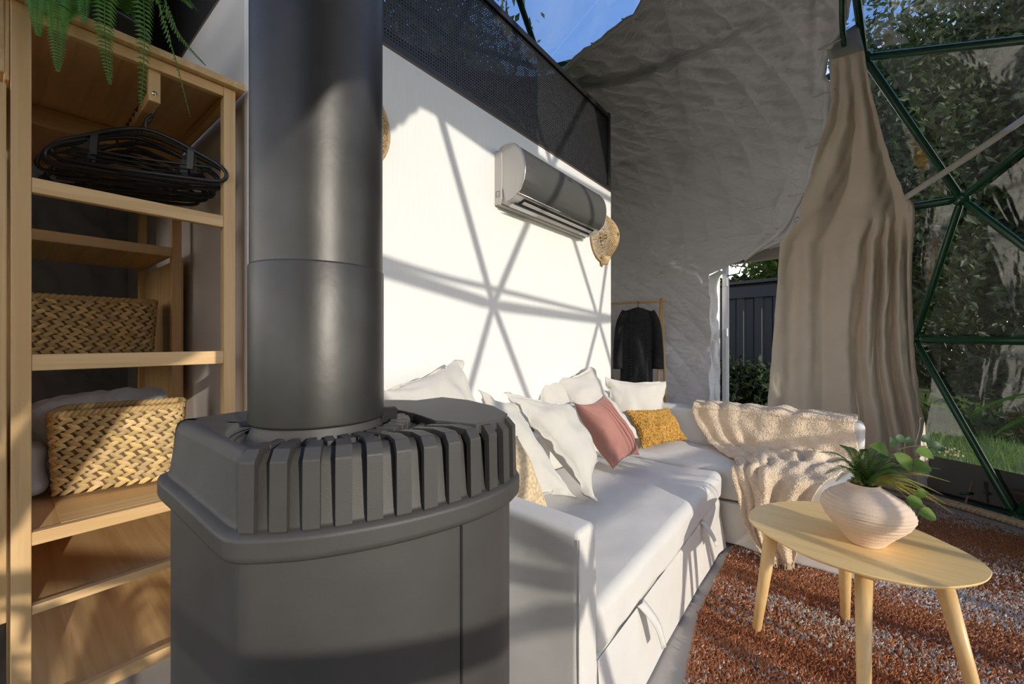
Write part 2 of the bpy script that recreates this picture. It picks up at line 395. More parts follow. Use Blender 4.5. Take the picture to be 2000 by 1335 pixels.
w = bx('wall_back', (-3.35, WY1-.03, 0), (WXP-.03, WY1, LZ), M_wallg, bevel=.001); w['kind'] = 'structure'
w = bx('ceiling', (-3.45, WY0-.0, LZ), (WXP, WY1, LZ+.014), mat('loft_deck_edge', (.10, .065, .04), .6), bevel=.001); w['kind'] = 'structure'

# ---------------------------------------------------------------- quilted lining
def facet_r(D):            # distance from the dome centre to the faceted shell in direction D
    k = D@plane_n.T; k = np.where(k > 1e-6, plane_d/np.maximum(k, 1e-6), 1e9); k = np.partition(k, 1, axis=-1); return k[..., 0], k[..., 1]-k[..., 0]
def quilt(name, els, lo, hi, nphi, m, turn=0, scallop=(0, 0), cell=.125, amp=.036):
    EL = np.asarray(els); PL = np.interp(EL, [e for e, _ in lo], [p for _, p in lo]); PH = np.interp(EL, [e for e, _ in hi], [p for _, p in hi])
    s = np.linspace(0, 1, nphi)
    if scallop[0]: PL = PL+scallop[0]*np.abs(np.sin(EL/57.3*DR/.36*math.pi))
    if scallop[1]: PH = PH-scallop[1]*np.abs(np.sin(EL/57.3*DR/.42*math.pi))
    PHI = np.radians(PL[:, None]*(1-s)+PH[:, None]*s); E = np.radians(EL)[:, None]+0*PHI
    def dirs(ph): return np.stack([np.cos(E)*np.cos(ph), np.cos(E)*np.sin(ph), np.sin(E)], -1)
    D = dirs(PHI); r, gap = facet_r(dirs(PHI-math.radians(turn))); r = r-.15+.018*np.exp(-(gap/.006)**2)
    sm = DR-.19; r = .95*r+.05*sm
    a = PHI*DR*np.cos(E)*1.0; b = E*DR
    q1 = (a+b*.75)/cell; q2 = (a-b*.75)/cell
    puff = (np.abs(np.sin(q1*math.pi*.5))*np.abs(np.sin(q2*math.pi*.5)))**.42
    P0 = D*DR; w1 = Wob(2.2, seed=3)(P0); w2 = Wob(9, seed=4)(P0*np.array([1, 1, 2.2])); w3 = Wob(20, seed=14)(P0*np.array([1.3, 1.3, .6]))
    r = r+.012-puff*amp+w1*.010+w2*.006*puff+w3*.003*puff
    P = DC+D*r[..., None]
    o = MB().grid(P).build(name, m); o['kind'] = 'structure'
    return o, P
eb = -17.0
els = np.concatenate([np.linspace(eb, 56, 300), np.linspace(56.1, 59, 26), np.linspace(59.2, 72, 50)])
far_r = [(-17, 92.6), (4.8, 92.6), (18.4, 92.2), (19.6, 89), (20.4, 86), (24.2, 75), (26.5, 72.5), (30.2, 70), (35, 68), (40.6, 66.4), (46.2, 65.6), (49.4, 62.5), (51.2, 58), (58, 52), (66, 62), (72, 88)]  # edge carried on unseen behind the curtain to block a sun leak
far_l = [(-17, 200), (56.4, 200), (56.9, 186), (57.4, 160), (57.9, 138), (58.4, 130), (60, 126), (62.2, 121), (64.7, 111.5), (65.8, 103.6), (68, 98), (72, 88.6)]
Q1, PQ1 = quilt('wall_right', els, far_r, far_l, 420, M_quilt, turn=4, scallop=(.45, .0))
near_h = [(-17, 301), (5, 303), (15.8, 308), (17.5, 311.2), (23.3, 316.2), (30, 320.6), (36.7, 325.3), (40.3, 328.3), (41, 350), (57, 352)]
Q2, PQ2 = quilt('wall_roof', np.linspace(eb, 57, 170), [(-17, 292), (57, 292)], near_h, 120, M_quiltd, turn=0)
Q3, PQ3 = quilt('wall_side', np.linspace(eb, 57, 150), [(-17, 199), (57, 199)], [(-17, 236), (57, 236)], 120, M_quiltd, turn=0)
nh_ = PQ2[(np.linspace(eb, 57, 170) < 29)][:, -1]; nh_ = nh_[np.linspace(0, len(nh_)-1, 40).astype(int)]
MB().tube(spline(nh_+np.array([.03, .055, 0]), 80), .052, 12).build('shadow_roll', M_quiltd, Q2)  # added, unseen roll that throws the dark band across the flue pipe
# rolled hem along the two edges of the far lining, with cords
hem_e = [20.4, 24.2, 26.5, 30.2, 35, 40.6, 46.2, 50, 56, 66]; hem_p = [85.5, 79.4, 77.0, 74.0, 70.8, 67.3, 64.6, 60.5, 53, 62]
def hem_at(el):
    i = int(np.argmin(abs(els-el))); lo = np.interp(els[i], [e for e, _ in far_r], [p for _, p in far_r]); hi = np.interp(els[i], [e for e, _ in far_l], [p for _, p in far_l])
    j = int(round((np.interp(el, hem_e, hem_p)-lo)/(hi-lo)*419)); return i, max(0, min(419, j))
hem = np.array([PQ1[hem_at(e)] for e in els[els > 20.5][::3]])
MB().tube(hem+(DC-hem)*.004, .022, 8).build('hem', M_quilt, Q1)
hem2 = PQ1[(els > 57.2) & (els < 70)][:, -1]; MB().tube(hem2[::2], .018, 8).build('hem', M_quilt, Q1)
for el in (24.5, 30.5, 37.5, 44, 50):
    i = int(np.argmin(abs(els-el))); i, j = hem_at(el); p = PQ1[i, j]+(DC-PQ1[i, j])*.012; q = PQ1[i, j+8]+(DC-PQ1[i, j+8])*.006; out = p+(p-q)/np.linalg.norm(p-q)*.07
    MB().tube(spline([q, p*.5+q*.5-(p-DC)*.008, p, out], 10), .004, 6).build('tie_cord', M_cush, Q1)
for el in (60.5, 63.5, 65.5):
    i = int(np.argmin(abs(els-el))); p = PQ1[i, -1]; q = PQ1[i, -8]; out = p+(p-q)/np.linalg.norm(p-q)*.05
    MB().tube(spline([q, p, out], 8), .004, 6).build('tie_cord', M_cush, Q1)
    q = PQ1[i, -26]; n = (DC-q)/np.linalg.norm(DC-q)
    MB().tube([q-n*.005, q+n*.012], .015, 10).build('button', M_paper, Q1)

# ---------------------------------------------------------------- door, its tunnel and the view behind
dl = np.array([-1.0, 5.07, 0]); dr = np.array([-.13, 4.87, 0]); dt = (dr-dl)/np.linalg.norm(dr-dl); dn = np.array([-dt[1], dt[0], 0])
door = holder('door_1')
def slab(name, o, ex, ey, x0, x1, y0, y1, z0, z1, m, parent=None, bevel=.002, **k):
    mb = MB().box((0, 0, 0), (1, 1, 1)); v = mb.v[0]; L = lambda a, lo, hi: lo+(hi-lo)*a
    mb.v[0] = o+np.outer(L(v[:, 0], x0, x1), ex)+np.outer(L(v[:, 1], y0, y1), ey)+np.outer(L(v[:, 2], z0, z1), UP)
    return mb.build(name, m, parent, smooth=False, bevel=bevel, **k)
slab('jamb', dl, dt, dn, -.01, .035, -.02, .05, 0, 2.03, M_alu, door)
slab('jamb', dl, dt, dn, .86, .90, -.02, .05, 0, 2.03, M_alu, door)
slab('header', dl, dt, dn, -.02, .90, -.03, .05, 2.03, 2.13, mat('beige_flap', (.36, .31, .27), .8), door)
vd = np.array([-.205, .979, 0]); lf = slab('leaf', dl+dt*.015, vd, np.array([.979, .205, 0]), .06, .90, -.022, .012, .02, 2.0, M_alu, door)
for z in (1.84, 1.28, .45):
    slab('hinge', dl, dt, dn, .015, .055, -.045, -.018, z-.045, z+.045, M_paper, door, bevel=.004)
MB().tube([dl+dt*.06+dn*.02+UP*2.02, dl+dt*.20-dn*.03+UP*1.99, dl+dt*.14+dn*.05+UP*1.93, dl+dt*.02+dn*.02+UP*1.91], .008, 6).build('closer_arm', M_black, door)
slab('closer', dl, dt, dn, .05, .25, -.05, -.03, 2.04, 2.09, M_black, door)
# quilted tunnel jamb: the lining turns outwards to the door frame, the outer strip in the sun
WT = Wob(1.6, seed=77); ti = els < 19.2; P0 = PQ1[ti][::4, 0]; nn = 16; S = np.linspace(0, 1, nn); G = []
for p in P0:
    tgt = dl+np.array([-.035, -.01, p[2]]); row = []
    for s in S: row.append(p*(1-s)+tgt*s+np.array([math.sin(s*3.14)*(.022*WT(np.array([s*.3, 0, p[2]]))+.010*WT(np.array([s, 3, p[2]*3]))), -.02*math.sin(s*3.14)*WT(np.array([s, 7, p[2]*1.6])), 0]))
    G.append(row)
MB().grid(np.array(G)).build('tunnel_lining', M_quilt, Q1)
tp = PQ1[(els > 18.3) & (els < 26)][::2, 0]; G = []
for i, p in enumerate(tp):
    f = i/(len(tp)-1); tgt = dl*(1-f)+dr*f+UP*2.14; G.append([p*(1-s)+tgt*s+UP*.03*math.sin(s*3.14) for s in S])
MB().grid(np.array(G)).build('tunnel_roof', M_quilt, Q1)

sh0 = np.array([-4.35, 7.95, -.12]); shx = np.array([.985, -.17, 0]); shy = np.array([.17, .985, 0])
shed = thing('storage_container', 'dark navy corrugated steel storage container seen through the open doorway', 'container', tuple(sh0))
xs = []; 
for i in range(18):
    x = i*.26; xs += [(x, 0), (x+.10, 0), (x+.13, .04), (x+.23, .04)]
G = np.array([[sh0+shx*x+shy*y+UP*z for x, y in xs] for z in (0.05, 1.98)])
MB().grid(G).build('corrugated_side', M_shed, shed, smooth=False)
slab('top_rail', sh0, shx, shy, -.05, 4.75, -.03, .10, 1.98, 2.16, M_shed, shed)
slab('bottom_rail', sh0, shx, shy, -.05, 4.75, -.02, .10, 0, .06, M_shed, shed)
slab('body', sh0, shx, shy, 0, 4.7, .045, 2.3, .04, 2.2, M_shed, shed)
slab('roof', sh0, shx, shy, -.1, 4.8, -.08, 2.4, 2.2, 2.25, M_black, shed)

def leaf_cloud(mb, C, R_, n, size, flat=1.0, seed=0):
    r = np.random.default_rng(seed); nb = max(4, n//260)
    bl = r.normal(size=(nb, 3)); bl /= np.linalg.norm(bl, axis=1)[:, None]; bl *= r.uniform(.35, .85, (nb, 1))
    c = bl[r.integers(0, nb, n)]+r.normal(size=(n, 3))*.2; c = C+c*np.asarray(R_)
    a = r.normal(size=(n, 3)); a /= np.linalg.norm(a, axis=1)[:, None]; b = np.cross(a, r.normal(size=(n, 3))); b /= np.linalg.norm(b, axis=1)[:, None]
    s = size*r.uniform(.6, 1.3, (n, 1))
    v = np.stack([c-a*s, c+b*s*.45+np.cross(a, b)*s*.12, c+a*s, c-b*s*.45+np.cross(a, b)*s*.12], 1)
    mb.addbulk(v, [(0, 1, 2, 3)])
def tree(loc, h, r, n, size, label, group=None, seed=1, cat='tree', trunk=.09, name='broadleaf_tree', low=.25, m=None):
    t = thing(name, label, cat, loc, group=group); L = np.array(loc, float); q = random.Random(seed)
    pts = [L+UP*h*f+np.array([q.uniform(-.1, .1)*h*.2*f, q.uniform(-.1, .1)*h*.2*f, 0]) for f in (0, .3, .6, .85)]
    mb = MB().tube(pts, [trunk, trunk*.8, trunk*.5, trunk*.2], 8)
    for k in range(6):
        f = q.uniform(.35, .75); a = q.uniform(0, 6.28); p = L+UP*h*f
        mb.tube([p, p+np.array([math.cos(a)*r*.35, math.sin(a)*r*.35, h*.09]), p+np.array([math.cos(a)*r*.75, math.sin(a)*r*.75, h*.14])], [trunk*.35, trunk*.22, trunk*.06], 6)
    mb.build('trunk', M_bark, t)
    f = MB(); leaf_cloud(f, L+UP*h*(.5+low*.5), (r, r, h*(.5-low*.5)), n, size, seed=seed); o = f.build('foliage', m or M_tree, t, smooth=False); o['kind'] = 'stuff'
    return t

# ---------------------------------------------------------------- loft railing with perforated sheet
RZ0, RZ1 = LZ+.0145, 3.03
rail = thing('loft_railing', 'black perforated metal railing along the edge of the loft above the white wall', 'railing', (WXP, WY1, RZ0))
def railing_side(a, b, tag_end=True):
    a = np.array(a, float); b = np.array(b, float); L = np.linalg.norm(b-a); d = (b-a)/L; nrm = np.array([d[1], -d[0], 0])
    slab('top_bar', a, d, nrm, 0, L, -.018, .018, RZ1-.035, RZ1, M_black, rail)
    slab('bottom_bar', a, d, nrm, 0, L, -.018, .018, RZ0, RZ0+.03, M_black, rail)
    slab('post', a, d, nrm, 0, .035, -.02, .02, RZ0, RZ1+.01, M_black, rail)
    slab('post', a, d, nrm, L-.035, L, -.02, .02, RZ0, RZ1+.01, M_black, rail)
    p = .0145; mb = MB(); n1 = int(L/p); n2 = int((RZ1-RZ0-.05)/p)
    V = []; 
    def bars(lo, hi):
        lo = np.array(lo); hi = np.array(hi); c = np.array([(0,0,0),(1,0,0),(1,1,0),(0,1,0),(0,0,1),(1,0,1),(1,1,1),(0,1,1)], float)
        X = lo[:, None]+(hi-lo)[:, None]*c[None]; return a+X[..., 0:1]*d+X[..., 1:2]*nrm+X[..., 2:3]*UP
    F = [(0,3,2,1),(4,5,6,7),(0,1,5,4),(1,2,6,5),(2,3,7,6),(3,0,4,7)]; hw = .0036
    i = np.arange(n1)*p+p/2; z = RZ0+.03+np.arange(n2)*p+p/2
    mb.addbulk(bars(np.c_[i-hw, 0*i-.0012, 0*i+RZ0+.02], np.c_[i+hw, 0*i+.0012, 0*i+RZ1-.02]), F)
    mb.addbulk(bars(np.c_[0*z, 0*z-.0011, z-hw], np.c_[0*z+L, 0*z+.0011, z+hw]), F)
    o = mb.build('perforated_sheet', M_mesh, rail, smooth=False); o['kind'] = 'stuff'
railing_side((WXP-.02, WY1-.002, 0), (WXP-.02, WY0, 0))
railing_side((WXP-.06, WY1-.02, 0), (-2.9, WY1-.02, 0))
slab('side_panel', np.array([WXP-.06, WY0+.02, 0]), np.array([-1.0, 0, 0]), np.array([0, 1.0, 0]), 0, 1.6, -.01, .01, RZ0, RZ1, M_black, rail)

# ---------------------------------------------------------------- bamboo wardrobe
XE = -1.45; XM = -2.04; XF = -2.64; YA = .0185; YB = .457; PT = .031
ward = thing('bamboo_wardrobe', 'open bamboo wardrobe with slatted shelves left of the black stove pipe', 'wardrobe', (XE-.6, .24, 0))
ZT = 1.985
for x in (XE, XM, XF):
    for y in (YA, YB-PT):
        bx('post', (x-PT, y, 0), (x, y+PT, ZT-.02), WZ, ward)
bx('top_panel', (XF-.06, YA-.02, ZT-.02), (XE+.02, YB+.022, ZT), WX, ward)
def rail_y(name, x, z0, z1, t=.022): return bx(name, (x-t, YA+PT, z0), (x-.001, YB-PT, z1), WY, ward)
rail_y('rail', XE, 1.935, 1.964); rail_y('rail', XF, 1.935, 1.964); rail_y('rail', XM, 1.90, 1.964)
r1 = rail_y('rail', XE, 1.539, 1.574); r2 = rail_y('rail', XE, 1.128, 1.166); r3 = rail_y('rail', XE, .725, .756)
rail_y('rail', XE, .566, .587); rail_y('rail', XE, .318, .350)
for z in (1.9355,):
    bx('side_rail', (XF, YA, z), (XE-PT, YA+.02, z+.028), WX, ward); bx('side_rail', (XF, YB-.02, z), (XE-PT, YB, z+.028), WX, ward)
def shelf(x0, x1, z, t=.018): return bx('shelf', (x0, YA+.012, z-t), (x1, YB-.012, z), WX, ward)
shelf(XF-.0, XM-PT*.2, 1.556); shelf(XF, XM-PT*.2, 1.135); shelf(XF, XE-.024, .744); shelf(XF, XE-.024, .578); shelf(XF, XE-.024, .335)
rm = rail_y('rail', XM+.006, 1.524, 1.560); rail_y('rail', XM+.006, 1.10, 1.137)
def screw(p, ax, par):
    p = np.array(p); a = np.array(ax, float); MB().tube([p-a*.001, p+a*.0022], .006, 10).build('screw', M_chrome, par, loc=None)
for par, (u, v, x) in ((rm, (80, 457, XM+.006)), (rm, (306, 491, XM+.006)), (r3, (108, 1042, XE))):
    screw(at_x(u, v, x), (1, 0, 0), par)
screw((XE-.012, .268, 1.872), (1, 0, 0), ward)
bx('clothes_bracket', (XE-.034, .255, 1.850), (XE-.012, .281, 1.937), WZ, ward)
bx('clothes_rail', (XM, .256, 1.850), (XE-.034, .280, 1.879), WX, ward)
# ribbed sliding screens
mb = MB()
for i in range(38):
    x = XM-.012-i*.0155; mb.box((x-.0095, YB-.010, .36), (x, YB+.004, 1.52))
mb.box((XF, YB+.004, .36), (XM-.01, YB+.007, 1.52)); o = mb.build('ribbed_screen', WZ, ward, smooth=False); o['kind'] = 'stuff'
bx('sliding_door', (XM, YA-.040, .57), (XE+.002, YA-.0055, 1.77), WZ, ward)
bx('door_track', (XF, YA-.022, 1.795), (XE-.002, YA-.008, 1.96), WX, ward); bx('door_stile', (XE-.05, YA-.0095, 1.78), (XE-.004, YA-.001, 1.96), WZ, ward)
# slatted tray on the shelf
tray = bx('slat_tray', (XM+.02, .098, .7445), (XE-.055, .425, .7475), WY, ward)
for i in range(19):
    x = XE-.06-i*.0262; o = bx('slat', (x-.0145, .098, .7478), (x, .425, .7600), WY, tray, bevel=.0015)

# ---------------------------------------------------------------- hangers
def hanger(loc, rz, tilt, label):
    t = thing('clothes_hanger', label, 'hanger', loc, rz, 'black hangers on the wardrobe rail')
    hook = [(0, .0, -.055), (0, .0, -.03), (0, .012, -.012), (0, .018, .006), (0, .010, .022), (0, -.006, .0235), (0, -.017, .010)]
    M = np.array(Matrix.Rotation(rz, 3, 'Z') @ Matrix.Rotation(tilt, 3, 'X')); L = np.array(loc)
    tr = lambda P: L+np.asarray(P)@np.array(Matrix.Rotation(tilt, 3, 'X')).T
    def mk(name, pts, r, closed=False):
        mb = MB().tube(spline(tr(pts), 60 if closed else 24, closed), r, 7, closed=closed); return mb.build(name, M_plast, t, loc=L)
    mk('hook', hook, .0042)
    f = [(0, 0, -.055), (0, .06, -.068), (0, .13, -.098), (0, .185, -.125), (0, .205, -.150), (0, .19, -.172), (0, .12, -.176), (0, 0, -.178), (0, -.12, -.176), (0, -.19, -.172), (0, -.205, -.150), (0, -.185, -.125), (0, -.13, -.098), (0, -.06, -.068)]
    mk('frame', f, .0058, True)
    mk('bar', [(0, -.165, -.135), (0, 0, -.140), (0, .165, -.135)], .0036)
    for s in (-1, 1):
        mb = MB(); v = tr([(-.004, s*.105, -.09), (.004, s*.105, -.09), (.004, s*.121, -.092), (-.004, s*.121, -.092), (-.004, s*.105, -.15), (.004, s*.105, -.15), (.004, s*.121, -.15), (-.004, s*.121, -.15)])
        mb.add(v, [(0,3,2,1),(4,5,6,7),(0,1,5,4),(1,2,6,5),(2,3,7,6),(3,0,4,7)]).build('clip', M_plast, t, loc=L, smooth=False)
    return t
for o in range(9):
    x = -1.555-o*.044
    hanger((x, .268, 1.8585), rad(-34+(o*37) % 22), rad(-3+(o*5) % 9), 'black plastic clothes hanger hooked %s on the wardrobe rail' % ('nearest the open end', 'second from the open end', 'third from the open end', 'fourth from the open end', 'in the very middle', 'fourth from the far end', 'third from the far end', 'second from the far end', 'farthest from the open end')[o])

# ---------------------------------------------------------------- woven baskets
def basket(c, ex, wid, dep, hgt, label, loc):
    t = thing('woven_basket', label, 'basket', tuple(loc)); c = np.asarray(c, float); ex = np.array(ex, float); ex /= np.linalg.norm(ex); ey = np.array([-ex[1], ex[0], 0])
    def shape(a, z):      # rounded rectangle outline, a in 0..1 -> point, outward normal
        w2, d2 = wid/2*(.94+.06*z/hgt), dep/2*(.94+.06*z/hgt); rr = .025
        per = np.array([2*w2, 2*d2, 2*w2, 2*d2]); s = (a % 1)*per.sum()
        for k in range(4):
            if s <= per[k] or k == 3: break
            s -= per[k]
        f = s/per[k]*2-1
        P = [(f*w2, -d2), (w2, f*d2), (-f*w2, d2), (-w2, -f*d2)][k]; N = [(0, -1), (1, 0), (0, 1), (-1, 0)][k]
        q = np.clip(P, (-(w2-rr), -(d2-rr)), (w2-rr, d2-rr)); dv = np.array(P)-q; l = np.linalg.norm(dv)
        if l > 1e-9: dv /= l
        else: dv = np.array(N, float)
        p = q+dv*rr
        return c+ex*p[0]+ey*p[1]+UP*z, ex*dv[0]+ey*dv[1]
    mb = MB(); A = np.linspace(0, 1, 60, endpoint=False)
    for off in (-.004, -.012):
        mb.grid(np.array([[shape(a, z)[0]+shape(a, z)[1]*off for a in A] for z in np.linspace(.004, hgt, 5)]), closed_v=True, col=(.16, .09, .03))
    bot = [shape(a, .004)[0] for a in A]; mb.add(bot, [tuple(range(len(bot)))], (.2, .12, .05)); mb.build('liner', M_basket, t, colattr=True)
    mb = MB(); rows = int(hgt/.0235); rh = hgt/rows; nper = int(2*(wid+dep)/.030); q = random.Random(5)
    lens = []; cols = []
    for r in range(rows):
        for i in range(nper):
            for sgn in (-1, 1):
                a = (i+.5*(r % 2)+(.0 if sgn < 0 else .22))/nper+q.uniform(-.001, .001); z = (r+.5+sgn*.23)*rh
                p, n = shape(a, z); p2, _ = shape(a+.35/nper, z); tng = p2-p; tng /= np.linalg.norm(tng)
                ax = tng*math.cos(.55)+UP*sgn*math.sin(.55)*(-1); sd = np.cross(n, ax)
                Ln = .0185*q.uniform(.9, 1.15); wd = .0062*q.uniform(.85, 1.15); th = .0048
                p = p+n*.001
                lens.append([p-ax*Ln-n*.002, p-ax*Ln*.45-sd*wd, p-ax*Ln*.45+n*th, p-ax*Ln*.45+sd*wd, p+ax*Ln*.45-sd*wd, p+ax*Ln*.45+n*th*1.1, p+ax*Ln*.45+sd*wd, p+ax*Ln-n*.002])
                k = q.uniform(.6, 1.12); cols.append((.74*k, .52*k, .25*k*q.uniform(.8, 1.1)))
    F = [(0, 2, 1), (0, 3, 2), (1, 2, 5, 4), (2, 3, 6, 5), (4, 5, 7), (5, 6, 7)]
    mb.addbulk(np.array(lens), F, np.array(cols)); o = mb.build('woven_strands', M_basket, t, colattr=True); o['kind'] = 'stuff'
    mb = MB()                               # twisted rim
    A = np.linspace(0, 1, 220, endpoint=False)
    for k in range(2):
        pts = [];
        for i, a in enumerate(A):
            p, n = shape(a, hgt); th = a*2*math.pi*34+k*math.pi; pts.append(p+n*(-.004+.006*math.cos(th))+UP*(.004+.006*math.sin(th)))
        mb.tube(pts, .0068, 6, closed=True)
    mb.c = [np.tile((.55, .37, .16, 1), (mb.n, 1))]
    mb.build('rim', M_basket, t, colattr=True)
    return t
p1 = np.array([-1.724, .086]); p2 = np.array([-1.652, .372]); ex = (p2-p1); ex /= np.linalg.norm(ex)
cc = (p1+p2)/2+np.array([-ex[1], ex[0]])*.085
basket((cc[0], cc[1], .7605), (ex[0], ex[1], 0), .295, .17, .222, 'sunlit woven basket on the slatted lower shelf of the wardrobe', (cc[0], cc[1], .7605))
basket((-2.20, .215, 1.1365), (0.05, 1, 0), .36, .22, .205, 'woven basket in shade on the far middle shelf of the wardrobe', (-2.20, .215, 1.1365))

# ---------------------------------------------------------------- pillow builder
def pillow(mb, C4, t, n=36, flange=.0, wr=.006, seed=0, pinch=.10, pleat=0, back=1.0, sharp=.55):
    C4 = [np.asarray(c, float) for c in C4]; TL, TR, BR, BL = C4
    lim = 1+flange; s = np.sort(np.unique(np.concatenate([np.linspace(-1, 1, n), [-lim, lim, -1-flange*.5, 1+flange*.5] if flange else []])))
    A, B = np.meshgrid(s, s, indexing='ij')
    X = A*(1-pinch*(1-np.clip(B, -1, 1)**2)*np.abs(A)**2); Y = B*(1-pinch*(1-np.clip(A, -1, 1)**2)*np.abs(B)**2)
    fx = (X+1)/2; fy = (Y+1)/2
    P = (TL*((1-fx)*(1-fy))[..., None]+TR*(fx*(1-fy))[..., None]+BR*(fx*fy)[..., None]+BL*((1-fx)*fy)[..., None])
    nrm = np.cross(TR-TL, BL-TL)+np.cross(TL-BL, BR-BL); nrm /= np.linalg.norm(nrm)
    if nrm@(O-(TL+BR)/2) < 0: nrm = -nrm
    w = np.clip(1-A**2, 0, 1)*np.clip(1-B**2, 0, 1); T = t*w**sharp+.0022
    wb = Wob(5, seed=seed); wf = Wob(9, seed=seed+3); sc = np.clip(w*3, 0, 1)
    sag = wb(P)*wr*.8
    # creases radiating from the corners
    cr = sum(np.exp(-3.2*np.hypot(A-a, B-b))*np.sin(9*np.arctan2(B-b, A-a)+k) for k, (a, b) in enumerate([(-1, -1), (1, -1), (1, 1), (-1, 1)]))
    Tf = T+(wf(P)*wr*.22+cr*wr*2.0)*sc+sag
    if pleat: Tf = Tf+np.where((A > -.05) & (A < .9), .010-.016*np.exp(-(((A*4.6) % 1-.5)/.15)**2), 0)*np.clip(1.1-B**6, 0, 1)
    if flange: 
        e = np.clip((np.maximum(abs(A), abs(B))-1)/flange, 0, 1); rip = Wob(9, seed=seed+5)(P)*.012*e; Tf = Tf+rip; Tb = -T*back+rip
    else: Tb = -T*back+sag
    F = P+nrm*Tf[..., None]; K = P+nrm*Tb[..., None]
    mb.grid(F); mb.grid(K[::-1])
    k = len(s)                                # side strip closes the rim
    ring = [(i, 0) for i in range(k)]+[(k-1, j) for j in range(1, k)]+[(i, k-1) for i in range(k-2, -1, -1)]+[(0, j) for j in range(k-2, 0, -1)]
    mb.grid(np.array([[F[i] for i in ring], [K[i] for i in ring]]), closed_v=True)
    return F, nrm
def cushion(name, label, cat, C4, t, m, group=None, **k):
    c = np.mean([np.asarray(x) for x in C4], 0); mb = MB(); F, n = pillow(mb, C4, t, **k)
    o = mb.build(name, m, loc=c); merge(o, 2e-4); o.data.polygons.foreach_set('use_smooth', [True]*len(o.data.polygons)); setup(o, label, cat, group); return o, F, n

# folded bedding inside the wardrobe
duv = thing('folded_duvet', 'pale blue-grey folded duvet behind the basket on the lower wardrobe shelf', 'bedding', (-1.94, .22, .746))
mb = rbox((-2.03, .05, .7625), (-1.862, .40, 1.0), .06, 20, puff=.035, wob=.008, freq=4, seed=2, fine=.003); merge(mb.build('fold', M_duvet, duv))
mb = rbox((-1.862, .034, .7625), (-1.762, .092, .90), .03, 10, wob=.005, freq=5, seed=4); merge(mb.build('corner', M_duvet, duv))

# ---------------------------------------------------------------- fern on top of the wardrobe
fern = thing('potted_fern', 'sword fern in a black pot on top of the wardrobe with fronds hanging over', 'plant', (-1.72, .20, ZT))
P = lathe_pts([(.001, ZT+.001), (.075, ZT+.001), (.10, ZT+.15), (.104, ZT+.15), (.104, ZT+.165), (.092, ZT+.165), (.088, ZT+.13), (.001, ZT+.13)], (-1.72, .20), 28); MB().grid(P, closed_v=True).build('pot', M_plast, fern)
def frond(par, pts, width, nleaf, m, droop=.25, name='frond', taper=1.0):
    S = spline(pts, 40); mb = MB().tube(S[::2], np.linspace(.0022, .0006, 20), 5); T = np.gradient(S, axis=0); T /= np.linalg.norm(T, axis=1)[:, None]
    V = []
    for i in range(nleaf):
        f = (i+.5)/nleaf; x = f*39; j = int(x); p = S[j]*(1-(x-j))+S[min(j+1, 39)]*(x-j); t = T[j]
        sd = np.cross(t, UP); 
        if np.linalg.norm(sd) < .2: sd = np.cross(t, (T[0]+np.array([.3, .2, 0])))
        sd /= np.linalg.norm(sd)+1e-9; nn_ = np.cross(sd, t); wl_ = width*min(1, f*5+.35)*(1-f**2.2*.92)
        for s in (-1, 1):
            tip = p+sd*s*wl_+t*wl_*.35-nn_*wl_*droop*.5; h = width*.105*taper*(1-.5*f)
            a = p-t*h*.7; b = p+t*h*.7; m1 = p+sd*s*wl_*.5+nn_*wl_*.06
            V.append([a, m1-t*h, tip, m1+t*h+t*wl_*.12, b])
    mb.addbulk(np.array(V), [(0, 1, 2, 3, 4)])
    return mb.build(name, m, par, smooth=False)
root = np.array([-1.70, .20, ZT+.14])
tips = [((118, 0), (112, 60), (113, 140)), ((85, -20), (72, 10), (75, 70)), ((205, -20), (205, 70), (215, 165)), ((275, -25), (282, 80), (275, 208)), ((290, -20), (335, 90), (372, 230)), ((300, -30), (345, 60), (402, 128)), ((310, -30), (360, -5), (372, 15)), ((135, -30), (140, 15), (122, 50)), ((150, -50), (160, -20), (165, 45))]
for i, tp_ in enumerate(tips):
    xx = XE+.045-.006*(i % 4)
    a, b, c_ = [at_x(u, v, xx+.02*k) for k, (u, v) in enumerate(tp_)]
    frond(fern, [root, root*.45+a*.55+UP*.07, a+UP*.02, b, c_], .036, 62, M_fern, droop=.4)
for i in range(10):
    a = i*.63; q = np.array([math.cos(a), math.sin(a), 0]); q = q*np.array([.8, .5, 0])
    frond(fern, [root, root+q*.12+UP*.16, root+q*.28+UP*.20, root+q*.42+UP*.12], .030, 26, M_fern, droop=.3)

# ---------------------------------------------------------------- wood stove
stove = thing('wood_stove', 'black cast iron wood stove with a tall round flue pipe in the foreground', 'stove', (-.68, .39, 0))
OUT = [(-.925, .175), (-.80, .172), (-.66, .171), (-.60, .171), (-.575, .176), (-.553, .191), (-.514, .232), (-.484, .278), (-.457, .333), (-.436, .396), (-.425, .45), (-.423, .50), (-.432, .548), (-.456, .59), (-.53, .64), (-.64, .672), (-.76, .665), (-.87, .60), (-.945, .47), (-.968, .33), (-.955, .21)]
NC = 400
CUR = spline(np.c_[np.array(OUT), np.zeros(len(OUT))], NC, closed=True)
TN = np.roll(CUR, -1, 0)-np.roll(CUR, 1, 0); TN /= np.linalg.norm(TN, axis=1)[:, None]; NN = np.c_[TN[:, 1], -TN[:, 0], 0*TN[:, 0]]      # outward
cen = CUR.mean(0)
if (NN[0]@(CUR[0]-cen)) < 0: NN = -NN
def ringpts(inset, z):
    # shrink towards an inner circle round the flue for large insets
    fc = np.array([-.674, .334, 0]); P = CUR-NN*min(inset, .035)
    if inset > .035:
        k = (inset-.035)/.13; P = P*(1-k)+(fc+(P-fc)/np.linalg.norm(P-fc, axis=1)[:, None]*.125)*k
    P = P.copy(); P[:, 2] = z; return P
